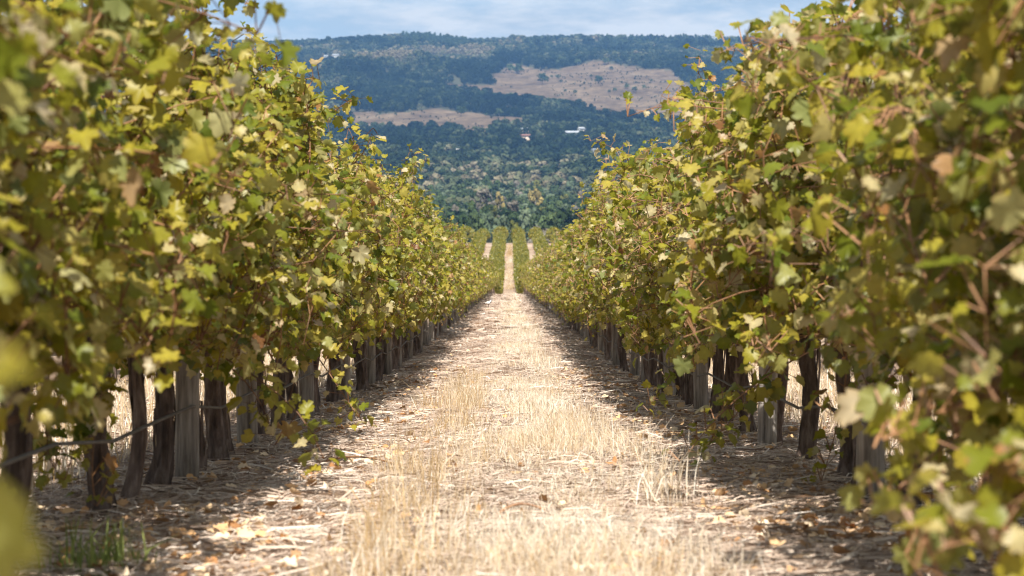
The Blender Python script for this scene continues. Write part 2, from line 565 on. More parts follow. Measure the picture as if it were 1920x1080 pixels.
# hills: a sheet that fans out to the horizon
us = np.unique(np.concatenate([np.linspace(-0.62, -0.15, 40), np.linspace(-0.15, 0.12, 230), np.linspace(0.12, 0.62, 40)]))
hy = np.concatenate([np.arange(470, 1300, 22), np.arange(1300, 5600, 16), np.arange(5600, 6700, 90)])
HU, HY = np.meshgrid(us, hy)
HX = HU * HY
HZ = ground_z(HX, HY)
hm = mesh('hills', np.stack([HX, HY, HZ], -1), grid_faces(len(us), len(hy)), bpy.data.materials.new('hill_ground'), True)
fa = hm.attributes.new('bare', 'FLOAT', 'POINT')
fm = field_mask(HX, HY, 11.0).astype(np.float32)
fa.data.foreach_set('value', fm.ravel())
m = hm.materials[0]
m.use_nodes = True
nt = m.node_tree
nt.nodes.clear()
out = N(nt, 'ShaderNodeOutputMaterial')
a = N(nt, 'ShaderNodeAttribute', attribute_name='bare')
tcn = N(nt, 'ShaderNodeTexCoord')
n1 = N(nt, 'ShaderNodeTexNoise', i_Scale=0.012, i_Detail=7.0, i_Roughness=0.65)
L(nt, tcn.outputs['Object'], n1.inputs['Vector'])
n3 = N(nt, 'ShaderNodeTexNoise', i_Scale=0.09, i_Detail=5.0, i_Roughness=0.7)
L(nt, tcn.outputs['Object'], n3.inputs['Vector'])
mixn = N(nt, 'ShaderNodeMath', operation='MULTIPLY_ADD')
mixn.inputs[1].default_value = 0.5
L(nt, n3.outputs['Fac'], mixn.inputs[0])
hal = N(nt, 'ShaderNodeMath', operation='MULTIPLY')
hal.inputs[1].default_value = 0.5
L(nt, n1.outputs['Fac'], hal.inputs[0])
L(nt, hal.outputs[0], mixn.inputs[2])
cb = ramp(nt, [(0.38, (0.050, 0.035, 0.025)), (0.5, (0.115, 0.083, 0.054)), (0.62, (0.19, 0.142, 0.092))], mixn.outputs[0])
cw = ramp(nt, [(0.3, (0.045, 0.05, 0.028)), (0.7, (0.085, 0.08, 0.05))], n1.outputs['Fac'])
mm = N(nt, 'ShaderNodeMix', data_type='RGBA')
L(nt, a.outputs['Fac'], mm.inputs['Factor'])
L(nt, cw.outputs[0], mm.inputs['A'])
L(nt, cb.outputs[0], mm.inputs['B'])
d = N(nt, 'ShaderNodeBsdfDiffuse')
L(nt, mm.outputs['Result'], d.inputs[0])
L(nt, d.outputs[0], out.inputs[0])
tag(link('hills', hm), 'wooded hills with bare brown paddocks rising behind the valley', kind='structure')


# ------------------------------------------------------------------ trees of the valley and hills
def crown(seed, nq, size, shape='round', w=5.5, h=9.0, base=2.2):
    """leaf clumps on the skins of many small lobes; crown spreads 2w wide, h tall above base"""
    r = np.random.default_rng(seed)
    nl = {'round': 15, 'tall': 14, 'open': 11, 'cone': 16}[shape]
    C, R = [], []
    for i in range(nl):
        t = (i + r.random()) / nl
        if shape == 'cone':
            rad = w * (1.02 - t) * 0.75
        elif shape == 'tall':
            rad = w * 0.62 * math.sin(PI * (0.12 + 0.78 * t))
        else:
            rad = w * 0.78 * math.sin(PI * (0.16 + 0.72 * t)) ** 0.7
        th = i * 2.4 + r.random() * 1.2
        q = math.sqrt(r.random())
        C.append((rad * q * math.cos(th), rad * q * math.sin(th), base + h * (0.10 + 0.74 * t)))
        R.append(w * r.uniform(0.24, 0.42) * (0.8 if shape != 'round' else 1.0))
    C, R = np.array(C), np.array(R)
    k = r.integers(0, nl, nq)
    v = r.normal(size=(nq, 3))
    v /= np.linalg.norm(v, axis=1)[:, None]
    v[:, 2] = np.where(v[:, 2] < -0.35, -v[:, 2], v[:, 2])
    P = C[k] + v * R[k][:, None] * r.uniform(0.72, 1.06, nq)[:, None] * np.array([1, 1, 0.8])
    n = v + r.normal(size=(nq, 3)) * 0.26
    n /= np.linalg.norm(n, axis=1)[:, None]
    a = np.cross(n, r.normal(size=(nq, 3)))
    a /= np.linalg.norm(a, axis=1)[:, None]
    b = np.cross(n, a)
    s = size * r.uniform(0.6, 1.25, nq)[:, None]
    V = np.stack([P - a * s - b * s * 0.5, P + a * s * 0.3 - b * s * 0.8, P + a * s + b * s * 0.4, P - a * s * 0.25 + b * s * 0.75], 1)
    lt = r.random(nl)
    tone = np.repeat(np.clip(lt[k] * 0.65 + r.random(nq) * 0.35, 0, 1), 4)
    return V.reshape(-1, 3), np.arange(nq * 4).reshape(-1, 4), tone, C


def gum_trunk(seed, C, base):
    r = np.random.default_rng(seed)
    top = C[np.argmax(C[:, 2])]
    P = np.array([(0, 0, -0.6), (r.normal() * 0.1, 0, base * 0.6), (top[0] * 0.3, top[1] * 0.3, base + 2.0), (top[0] * 0.8, top[1] * 0.8, top[2] * 0.82)])
    parts = [tube(P, [0.34, 0.27, 0.19, 0.05], 6)]
    for c in C[::3]:
        s = P[1] * 0.5 + P[2] * 0.5
        parts.append(tube(np.array([s, (s + c) / 2 + (0, 0, -0.3), c]), [0.14, 0.1, 0.04], 5))
    return merge(parts)


SHAPES = ['round', 'tall', 'round', 'open', 'cone', 'round', 'tall', 'open']
CR = []
for i, sh in enumerate(SHAPES):
    V, Q, t, C = crown(100 + i, 620 if sh != 'open' else 380, 0.62, sh)
    cm = mesh('crown', V, Q, M_gum['green'], False, None, t)
    tv, tq = gum_trunk(200 + i, C, 2.2)
    tm = mesh('trunk', tv, tq, M_trunk, True)
    CR.append((cm, tm))
VAR = {}


def crown_var(i, tone):
    if (i, tone) not in VAR:
        c = CR[i][0].copy()
        c.materials[0] = M_gum[tone]
        VAR[(i, tone)] = c
    return VAR[(i, tone)]


def gum(X, Y, width, height, i, tone, label, group, z=None, name='gum_tree'):
    rz = rng.uniform(0, 6.28)
    o = empty(name, (X, Y, float(ground_z(X, Y)) if z is None else z), rz, (width / 11.0, width / 11.0, height / 11.2))
    link('crown', crown_var(i, tone), o)
    link('trunk', CR[i][1], o)
    return tag(o, label, 'tree', group)


# trees standing just beyond the far vines, placed one by one: column, row of the top, width in px, distance, shape, tone, label
FRONT = [
    (836, 404, 44, 690, 0, 'dark', 'dark broad gum tree at the left end of the tree line behind the vines'),
    (868, 398, 46, 730, 1, 'dark', 'dark gum tree leaning over the vines between the darkest tree and the pale gums'),
    (898, 401, 38, 700, 2, 'green', 'small green gum tree just left of the pair of pale rounded gums'),
    (916, 394, 44, 760, 0, 'grey', 'pale grey-green gum with wide crown, left one of the pale pair behind the rows'),
    (941, 402, 40, 700, 5, 'grey', 'pale grey-green gum with round crown, right one of the pale pair behind the rows'),
    (966, 412, 28, 660, 2, 'olive', 'small olive coloured round tree standing right behind the end of the alley'),
    (985, 386, 36, 820, 6, 'grey', 'tall narrow grey-green gum right of the olive tree'),
    (1004, 398, 34, 790, 3, 'dark', 'thin dark gum in the gap right of the tall narrow gum'),
    (1030, 396, 50, 740, 0, 'green', 'wide green gum tree with dark shade under it right of the alley'),
    (1062, 388, 58, 770, 5, 'dark', 'wide dark gum tree partly behind the right row of vines'),
    (1100, 380, 56, 790, 2, 'dark', 'dark rounded gum tree whose crown shows above the right row of vines'),
    (800, 396, 50, 760, 5, 'dark', 'dark rounded gum tree mostly hidden by the left row of vines'),
    (1010, 422, 52, 560, 0, 'brown', 'low brownish bush behind the end of the rows right of the alley'),
    (885, 372, 40, 900, 4, 'dark', 'pointed dark conifer rising behind the front line of gums'),
    (960, 372, 46, 930, 7, 'brown', 'greyish brown thin crowned tree above the olive tree'),
    (1003, 352, 32, 1250, 5, 'yellow', 'yellow leaved tree glowing among the grey-green gums'),
    (936, 356, 30, 1200, 7, 'yellow', 'dull yellow thin tree left of the bright yellow tree'),
    (905, 350, 52, 1150, 7, 'brown', 'bare looking grey-brown tree with broad crown in the valley'),
    (780, 348, 26, 1300, 4, 'dark', 'small dark pointed conifer beside the left row in the valley'),
]
taken = []
for k, (px, py, wd, Y, i, tone, lab) in enumerate(FRONT):
    X = (px - 955) / F * Y
    gz = float(ground_z(X, Y))
    ztop = (HOR - py) / F * Y
    gum(X, Y, wd / F * Y * 1.1, max(ztop - gz, 3.5), i, tone, lab, 'trees behind the far end of the vineyard')
    taken.append((X, Y))

# gap between the vine rows through which the valley shows: picture row -> left and right column
GAPY = [80, 150, 200, 300, 350, 400, 440]
GAPL = [440, 590, 650, 780, 800, 820, 850]
GAPR = [1390, 1270, 1250, 1120, 1095, 1080, 1040]

HOUSES_PX = [(1072, 263, 0), (1090, 258, 0), (984, 258, 0), (985, 274, 0), (820, 280, 0), (833, 283, 0), (857, 287, 0), (986, 318, 0), (1114, 286, 0), (630, 108, 0), (612, 110, 0)]
cell = 10.0
pts = []
for Yr in np.arange(640, 5700, cell):
    hw = min(0.31 * Yr, 1650) + 20
    n = int(2 * hw / cell)
    if n < 1:
        continue
    x = (np.arange(n) + 0.5) / n * 2 * hw - hw + rng.uniform(-0.5, 0.5, n) * cell
    y = np.full(n, Yr) + rng.uniform(-0.5, 0.5, n) * cell
    pts.append(np.stack([x, y], -1))
pts = np.concatenate(pts)
PX = 955 + F * pts[:, 0] / pts[:, 1]
keep = ~field_mask(pts[:, 0], pts[:, 1], 12.0)
keep &= vnoise(pts[:, 0] / 45, pts[:, 1] / 70, 11) > -0.72          # small natural gaps
for (hx, hy_, hY) in HOUSES_PX:                                       # clear ground before the houses
    yy_ = np.arange(1500, 5200, 4.0)
    hY = yy_[np.argmax(img_row(yy_, np.full(len(yy_), float(hx))) <= hy_ + 1)]
    keep &= ~((np.abs(PX - hx) < 13) & (pts[:, 1] > hY - 150) & (pts[:, 1] < hY + 16))
keep &= ~((pts[:, 1] < 830) & (np.abs(pts[:, 0] / pts[:, 1]) < 0.05))
keep &= (pts[:, 1] > 2900) | (rng.random(len(pts)) < np.interp(pts[:, 1], [800, 2200, 2900], [0.75, 0.70, 1.0]))
for (tx, ty) in taken:
    keep &= np.hypot(pts[:, 0] - tx, pts[:, 1] - ty) > 9
lone = []                                                             # lone trees in the paddocks
LONE = [(957, 143, 22, 4250), (972, 147, 24, 4220), (966, 140, 14, 4300), (1017, 166, 27, 3960), (1053, 141, 25, 4280), (1067, 139, 14, 4330), (1083, 142, 16, 4270), (1123, 176, 20, 3870),
        (1136, 141, 17, 4250), (1146, 146, 10, 4200), (1045, 157, 11, 4060), (1052, 166, 8, 3980), (1152, 186, 11, 3760), (1142, 187, 8, 3750), (1175, 181, 12, 3800), (1190, 187, 14, 3740),
        (1207, 182, 10, 3790), (1108, 157, 7, 4060), (1034, 153, 7, 4110), (1165, 170, 6, 3920), (1221, 168, 7, 3940), (920, 212, 18, 3420), (936, 231, 20, 3240), (865, 230, 24, 3230), (912, 226, 8, 3260),
        (960, 227, 9, 3250), (742, 223, 7, 3290), (1060, 184, 8, 3780), (1234, 152, 12, 4120), (1078, 186, 10, 3760)]
pts = pts[keep]
PX = PX[keep]
gz = ground_z(pts[:, 0], pts[:, 1])
hh = rng.uniform(8, 18, len(pts)) * np.where(rng.random(len(pts)) < 0.25, 0.6, 1.0)
far_pine = (pts[:, 1] > 5000) & (PX > 755) & (PX < 875)
hh = np.where(far_pine, hh * 1.2, hh)
hh = hh * np.interp(pts[:, 1], [700, 1300, 2200, 2900], [0.72, 0.95, 1.15, 1.0])
hh = np.where((pts[:, 1] > 4950) & (PX > 960) & (rng.random(len(pts)) < 0.25), hh * 1.55, hh)
toprow = HOR - F * (gz + hh) / pts[:, 1]
vis = (PX > np.interp(toprow, GAPY, GAPL)) & (PX < np.interp(toprow, GAPY, GAPR)) & (pts[:, 1] < 1700) & (pts[:, 1] > 720)
# thin front trees so that each of the individuals reads, and take the nearest that show
cand = np.where(vis)[0]
cand = cand[np.argsort(pts[cand, 1])]
sel, cells = [], {}
for c in cand:
    key = (round((PX[c]) / 16), round(toprow[c] / 6))
    if key in cells:
        continue
    cells[key] = 1
    sel.append(c)
    if len(sel) >= 250:
        break
ymax = pts[sel[-1], 1]
tones = ['green', 'grey', 'dark', 'green', 'brown', 'grey', 'dark', 'grey', 'green', 'olive']
TL = {'green': 'green gum tree in the wooded valley, one of many alike', 'grey': 'pale grey-green gum in the wooded valley, one of many alike',
      'dark': 'dark green gum in the wooded valley, one of many alike', 'brown': 'grey-brown thin crowned tree in the wooded valley, one of many alike',
      'olive': 'olive green tree in the wooded valley, one of many alike'}
for n_, c in enumerate(sel):
    tone = tones[int(rng.integers(0, len(tones)))]
    sh = 7 if tone == 'brown' else int(rng.integers(0, 7))
    gum(pts[c, 0], pts[c, 1], rng.uniform(7.5, 14) * (0.85 if pts[c, 1] < 1100 else 1.1), hh[c] * rng.uniform(0.75, 1.05), sh, tone, TL[tone], tone + ' trees of the wooded valley', z=float(gz[c]))
drop = np.zeros(len(pts), bool)
drop[sel] = True
rest = ~drop
P_f = np.column_stack([pts, gz])[rest]
S_f = hh[rest] / 11.2
for n_, (px, py, wd, Y) in enumerate(LONE):
    X = (px - 955) / F * Y
    lw = wd / F * Y
    z0 = float(ground_z(X, Y))
    big = wd >= 14
    gum(X, Y, lw, lw * 0.82, [0, 2, 5][n_ % 3], 'dark' if n_ % 2 else 'green',
        ('lone dark gum tree on the bare brown hillside' if py < 200 else 'lone gum tree in the bare field below the dark wood') if big else 'small dark shrub dotted on the bare brown paddock',
        'lone trees on the hillside paddocks' if big and py < 200 else ('lone trees in the lower field' if big else 'shrubs on the paddocks'), z=z0, name='gum_tree' if big else 'paddock_shrub')

# the rest of the wood: one object, its crowns instanced
src = []
for i, sh in enumerate(['round', 'tall', 'round', 'open']):
    V, Q, t, C = crown(300 + i, 170, 1.15, sh, base=1.0, h=10.0)
    src.append(mesh('wood_crown', V, Q, M_forest, False, None, t))
V, Q, t, C = crown(310, 150, 0.9, 'cone', w=3.2, base=0.6, h=11)
src.append(mesh('pine_crown', V, Q, M_gum['dark'], False, None, t))
kind = rng.choice(4, len(P_f), p=[0.33, 0.22, 0.30, 0.15])
kind = np.where(far_pine[rest] | ((P_f[:, 1] > 5050) & (P_f[:, 0] / P_f[:, 1] > 0.04) & (rng.random(len(P_f)) < 0.6)), 4, kind)
sx_ = rng.uniform(-400, 400, 30000)
sy_ = rng.uniform(2900, 4600, 30000)
sk = field_mask(sx_, sy_) & (vnoise(sx_ / 50, sy_ / 80, 51) > 0.05) & (rng.random(30000) < 0.14)   # low scrub in the paddocks
P_f = np.concatenate([P_f, np.column_stack([sx_[sk], sy_[sk], ground_z(sx_[sk], sy_[sk])])])
S_f = np.concatenate([S_f, rng.uniform(0.10, 0.32, sk.sum())])
kind = np.concatenate([kind, rng.integers(0, 4, sk.sum())])
pxf = np.concatenate([PX[rest], 955 + F * sx_[sk] / sy_[sk]])
wood = bpy.data.meshes.new('hill_forest')
wood.vertices.add(len(P_f))
wood.vertices.foreach_set('co', P_f.astype(np.float32).ravel())
rowf = img_row(P_f[:, 1], pxf)
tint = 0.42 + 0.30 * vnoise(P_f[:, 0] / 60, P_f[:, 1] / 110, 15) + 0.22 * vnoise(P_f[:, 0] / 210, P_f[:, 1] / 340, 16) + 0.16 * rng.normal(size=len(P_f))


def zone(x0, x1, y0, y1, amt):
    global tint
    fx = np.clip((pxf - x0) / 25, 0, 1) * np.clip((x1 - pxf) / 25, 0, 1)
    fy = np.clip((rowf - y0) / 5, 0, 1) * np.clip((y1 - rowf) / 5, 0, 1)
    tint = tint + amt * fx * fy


zone(400, 1010, 165, 215, -0.28)  # cloud shadow over the hillside, painted as darker leaf colour
zone(620, 930, 128, 165, -0.32)     # wood above the lower field, shade and relief painted darker into its leaves
zone(600, 940, 100, 124, 0.5)       # lighter scrub on the knoll, brightened further to paint its lit relief
zone(900, 1300, 190, 245, -0.20)     # gully wood with a cloud's shadow painted into its leaf colour
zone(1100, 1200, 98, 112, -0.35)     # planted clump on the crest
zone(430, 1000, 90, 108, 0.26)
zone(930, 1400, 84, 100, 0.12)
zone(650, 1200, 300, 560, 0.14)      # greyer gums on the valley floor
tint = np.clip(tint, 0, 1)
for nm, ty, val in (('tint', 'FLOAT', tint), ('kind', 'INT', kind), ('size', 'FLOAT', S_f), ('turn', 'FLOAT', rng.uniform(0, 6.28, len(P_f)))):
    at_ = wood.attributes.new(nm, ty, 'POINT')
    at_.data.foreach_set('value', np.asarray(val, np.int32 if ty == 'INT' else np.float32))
ng = bpy.data.node_groups.new('wood_crowns', 'GeometryNodeTree')
ng.interface.new_socket('Geometry', in_out='INPUT', socket_type='NodeSocketGeometry')
ng.interface.new_socket('Geometry', in_out='OUTPUT', socket_type='NodeSocketGeometry')
gi, go = ng.nodes.new('NodeGroupInput'), ng.nodes.new('NodeGroupOutput')
join = ng.nodes.new('GeometryNodeJoinGeometry')


def named(nm, ty):
    n = ng.nodes.new('GeometryNodeInputNamedAttribute')
    n.data_type = ty
    n.inputs[0].default_value = nm
    return n


for i, me in enumerate(src):
    so = bpy.data.objects.new('crown_source', me)                    # not linked to the scene: only its mesh is used
    inf = ng.nodes.new('GeometryNodeObjectInfo')
    inf.inputs['Object'].default_value = so
    inf.inputs['As Instance'].default_value = True
    iop = ng.nodes.new('GeometryNodeInstanceOnPoints')
    cmpn = ng.nodes.new('FunctionNodeCompare')
    cmpn.data_type = 'INT'
    cmpn.operation = 'EQUAL'
    L(ng, named('kind', 'INT').outputs[0], cmpn.inputs[2])
    cmpn.inputs[3].default_value = i
    L(ng, gi.outputs[0], iop.inputs['Points'])
    L(ng, cmpn.outputs[0], iop.inputs['Selection'])
    L(ng, inf.outputs['Geometry'], iop.inputs['Instance'])
    cx = ng.nodes.new('ShaderNodeCombineXYZ')
    L(ng, named('turn', 'FLOAT').outputs[0], cx.inputs[2])
    L(ng, cx.outputs[0], iop.inputs['Rotation'])
    L(ng, named('size', 'FLOAT').outputs[0], iop.inputs['Scale'])
    L(ng, iop.outputs[0], join.inputs[0])
L(ng, join.outputs[0], go.inputs[0])
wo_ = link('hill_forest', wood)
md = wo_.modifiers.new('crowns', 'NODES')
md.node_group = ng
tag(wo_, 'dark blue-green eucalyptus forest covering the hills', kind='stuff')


# ------------------------------------------------------------------ houses far off
def slope_y(px, row):
    yy_ = np.arange(1500, 5200, 4.0)
    k = np.argmax(img_row(yy_, np.full(len(yy_), float(px))) <= row)
    return float(yy_[k])


def house(px, py, Y, length, depth, wall_h, roof_h, wall, roof, label, rz=0.1, nwin=3):
    Y = slope_y(px, py + 1)
    X = (px - 955) / F * Y
    o = empty('house', (X, Y, float(ground_z(X, Y)) + 1.0), rz)
    a, b = length / 2, depth / 2
    v, q = box(-a, a, -b, b, -6.0, wall_h)
    link('wall', mesh('wall', v, q, wall), o)
    e = 0.5
    V = np.array([(-a - e, -b - e, wall_h), (a + e, -b - e, wall_h), (a + e, b + e, wall_h), (-a - e, b + e, wall_h), (-a + 1.2, 0, wall_h + roof_h), (a - 1.2, 0, wall_h + roof_h)])
    link('roof', mesh('roof', V, [[0, 1, 5, 4], [2, 3, 4, 5], [1, 2, 5, 5][:4], [3, 0, 4, 4][:4]] if False else [[0, 1, 5, 4], [2, 3, 4, 5], [0, 3, 2, 1]], roof), o)
    link('gable', mesh('gable', V + np.array([0, 0, 0.002]), [[1, 2, 5], [3, 0, 4]], roof), o)
    for k in range(nwin):
        x = -a + (k + 0.7) * length / (nwin + 0.4)
        v, q = box(x - 0.7, x + 0.7, -b - 0.06, -b + 0.05, 0.9, 2.1)
        link('window', mesh('window', v, q, M_glass), o)
    v, q = box(a - 2.0, a - 1.0, -b - 0.07, -b + 0.05, 0.0, 2.1)
    link('door', mesh('door', v, q, M_tan), o)
    return tag(o, label, 'house', 'houses scattered in the valley')


house(1072, 263, 2560, 19, 9, 3.0, 3.2, M_white, M_roofw, 'long white roofed homestead, largest of the buildings in the trees', 0.12, 4)
house(1090, 258, 2600, 9, 8, 3.4, 3.0, M_white, M_roofw, 'small white building standing above the long white homestead', -0.2, 2)
house(984, 258, 2560, 14, 8, 2.8, 2.2, M_tan, M_roofg, 'grey roofed house above the red roofed one', 0.05, 3)
house(985, 274, 2440, 16, 8, 2.6, 2.6, M_tan, M_roofr, 'red roofed house below the grey roofed one', -0.1, 3)
house(820, 280, 2450, 7, 6, 2.8, 2.0, M_white, M_roofw, 'tiny white house, upper left of three beside the left row', 0.2, 2)
house(833, 283, 2430, 9, 6, 2.2, 1.6, M_tan, M_roofw, 'low pale shed between the two tiny white houses', 0.1, 2)
house(857, 287, 2410, 6, 6, 3.6, 1.4, M_white, M_roofw, 'tiny upright white house right of the low pale shed', 0.3, 1)
house(986, 318, 2150, 9, 7, 2.6, 1.6, M_tan, M_roofw, 'lone white roof lowest in the trees of the valley', 0.0, 2)
house(1114, 286, 2390, 6, 6, 3.6, 1.4, M_white, M_roofw, 'small white house at the edge of the right row of vines', 0.2, 1)
house(630, 108, 4640, 14, 9, 4.0, 3.0, M_white, M_roofw, 'white farmhouse high on the left ridge in a small clearing', 0.1, 3)
house(612, 110, 4600, 9, 8, 3.2, 2.4, M_white, M_roofg, 'grey shed left of the white farmhouse on the ridge', 0.0, 2)


# ------------------------------------------------------------------ vine leaves
def leaf_shape(seed, fine=True):
    r = np.random.default_rng(seed)
    if fine:
        half = [(0.10, -0.10), (0.27, -0.13), (0.43, -0.02), (0.38, 0.11), (0.53, 0.18), (0.57, 0.37), (0.40, 0.44), (0.48, 0.61), (0.36, 0.75), (0.23, 0.68), (0.13, 0.90)]
    else:
        half = [(0.24, -0.13), (0.43, 0.02), (0.57, 0.34), (0.39, 0.45), (0.45, 0.70), (0.18, 0.78)]
    P = [(0.0, 0.0)] + half + [(0.0, 1.0)] + [(-x, y) for x, y in half[::-1]]
    P = np.array(P, float)
    P += r.normal(size=P.shape) * (0.028 if fine else 0.02)
    P = np.concatenate([[(0.0, 0.30)], P])
    fold = r.uniform(0.0, 0.9)
    curl = r.uniform(-0.4, 0.9)
    wave = r.uniform(0.05, 0.15)
    x, y = P[:, 0], P[:, 1]
    z = fold * np.abs(x) - curl * (y - 0.3) ** 2 - 0.35 * x * x + wave * np.sin(9 * x + r.uniform(0, 6)) * np.cos(7 * y + r.uniform(0, 6))
    V = np.column_stack([x, y, z])
    n = len(V) - 1
    Fc = [[0, 1 + i, 1 + (i + 1) % n] for i in range(n)]
    return V, np.array(Fc)


FINE = [leaf_shape(i) for i in range(10)]
COARSE = [leaf_shape(50 + i, False) for i in range(8)]
RIM = lambda n: np.concatenate([[0.0, 0.15], np.ones(n - 2)])
LEAFM = [mesh('leaf', v, f, M_leaf, True, None, np.full(len(v), k / 10.0), RIM(len(v))) for k, (v, f) in enumerate(FINE)]


def unit(a):
    return a / (np.linalg.norm(a, axis=-1, keepdims=True) + 1e-9)


def frames(tip, nor):
    ey = unit(tip)
    ez = unit(nor - (nor * ey).sum(-1, keepdims=True) * ey)
    ex = np.cross(ey, ez)
    return np.stack([ex, ey, ez], -1)          # columns


def leaves_mesh(P, Rm, s, shapes, r):
    k = r.integers(0, len(shapes), len(P))
    tones, rims = [], []
    off = 0
    Vs, Fs = [], []
    for i, (v, f) in enumerate(shapes):
        idx = np.where(k == i)[0]
        if not len(idx):
            continue
        VV = P[idx][:, None] + s[idx][:, None, None] * np.einsum('nij,kj->nki', Rm[idx], v)
        Vs.append(VV.reshape(-1, 3))
        Fs.append((f[None] + (np.arange(len(idx)) * len(v))[:, None, None] + off).reshape(-1, 3))
        off += len(idx) * len(v)
        tones.append(np.repeat(r.random(len(idx)), len(v)))
        rims.append(np.tile(RIM(len(v)), len(idx)))
    return np.concatenate(Vs), np.concatenate(Fs), np.concatenate(tones), np.concatenate(rims)


def grow_shoot(r, p, d, length, droop, H, half, taper, zmin=0.50):
    n = max(4, int(length / 0.068))
    pts_ = [p.copy()]
    d = unit(d)
    for i in range(n):
        d = d + np.array([0, 0, -droop * (0.25 + 1.5 * i / n)]) + r.normal(size=3) * 0.075
        if p[2] > H - 0.2 and d[2] > 0:
            d[2] -= 0.25
        hz = half * (1 - taper * max(0.0, (p[2] - 1.25) / (H - 1.25))) * (1 - 0.40 * min(1.0, max(0.0, (1.15 - p[2]) / 0.5)))
        if abs(p[0]) > hz and d[0] * p[0] > 0:
            d[0] *= 0.35
            if abs(p[0]) > hz + 0.1:
                d[0] -= 0.25 * math.copysign(1, p[0])
        if p[2] < zmin + 0.1 and d[2] < 0:
            d[2] *= 0.2
        d = unit(d)
        p = p + d * 0.068
        pts_.append(p)
    return np.array(pts_)


def shoot_leaves(r, poly, start=1, dbl=0.5):
    out_ = []
    for i in range(start, len(poly)):
        reps = 1 + int(dbl) + (r.random() < dbl % 1)
        t = unit(poly[min(i + 1, len(poly) - 1)] - poly[i - 1])
        for _ in range(reps):
            sd_ = unit(np.cross(t, r.normal(size=3)))
            sd_ = unit(sd_ + np.array([0, 0, 0.25]))
            pet = r.uniform(0.02, 0.09)
            base = poly[i] - t * r.uniform(0, 0.066) + sd_ * pet + r.normal(size=3) * 0.008
            tip = sd_ * 0.8 + np.array([0, 0, -0.75]) + t * 0.2 + r.normal(size=3) * 0.45
            nor = sd_ * 0.55 + np.array([0, 0, 0.75]) + r.normal(size=3) * 0.5
            sc = (0.032 + 0.056 * r.random() ** 1.3) * (1.0 - 0.3 * (i / len(poly)) ** 3)
            out_.append((base, tip, nor, sc, poly[i]))
    return out_


def make_vine_data(seed, H=2.0, half=0.48, nshoot=38, dbl=0.55, taper=0.5, zmin=0.5):
    r = np.random.default_rng(seed)
    shoots, lv = [], []
    for s_ in range(nshoot):
        p = np.array([r.normal() * 0.07, r.uniform(-0.62, 0.62), 0.80 + r.normal() * 0.07])
        u = r.random()
        if u < 0.44:
            d = np.array([r.normal() * 0.5, r.normal() * 0.4, 1.0])
            ln, dr = r.uniform(0.8, 1.45), 0.035
        elif u < 0.83:
            d = np.array([r.choice([-1.0, 1.0]), r.normal() * 0.6, r.uniform(0.05, 1.0)])
            ln, dr = r.uniform(0.6, 1.15), 0.085
        else:
            d = np.array([r.normal() * 0.5, r.choice([-1.0, 1.0]), r.uniform(0.1, 1.3)])
            ln, dr = r.uniform(0.8, 1.5), 0.05
        poly = grow_shoot(r, p, d, ln * r.uniform(0.8, 1.2), dr, H * r.uniform(0.9, 1.06), half * r.uniform(0.62, 1.3), taper, 0.30 if r.random() < 0.09 else zmin)
        shoots.append(poly)
        lv += shoot_leaves(r, poly, 2 if u < 0.44 else 1, dbl)
    for s_ in range(5):                                             # long, mostly bare canes arching out
        z0 = r.uniform(0.75, 1.5)
        p = np.array([0.05, r.uniform(-0.6, 0.6), z0])
        d = np.array([1.0 if s_ < 4 else -1.0, r.normal() * 0.9, r.uniform(0.0, 0.35)])
        poly = grow_shoot(r, p, d, r.uniform(0.65, 1.05), 0.035, 9.0, half * 1.7, 0.0, 0.4)
        shoots.append(poly)
        lv += shoot_leaves(r, poly, max(3, len(poly) - 6), dbl * 0.5)
    return shoots, lv


def pack(lv):
    P = np.array([a[0] for a in lv])
    Rm = frames(np.array([a[1] for a in lv]), np.array([a[2] for a in lv]))
    s = np.array([a[3] for a in lv])
    Nn = np.array([a[4] for a in lv])
    return P, Rm, s, Nn


def petioles(P, Nn, w=0.0022):
    d = unit(P - Nn)
    a = unit(np.cross(d, np.array([0.3, 0.5, 0.81]))) * w
    V = np.stack([Nn - a, Nn + a, P + a, P - a], 1).reshape(-1, 3)
    return V, np.arange(len(P) * 4).reshape(-1, 4)


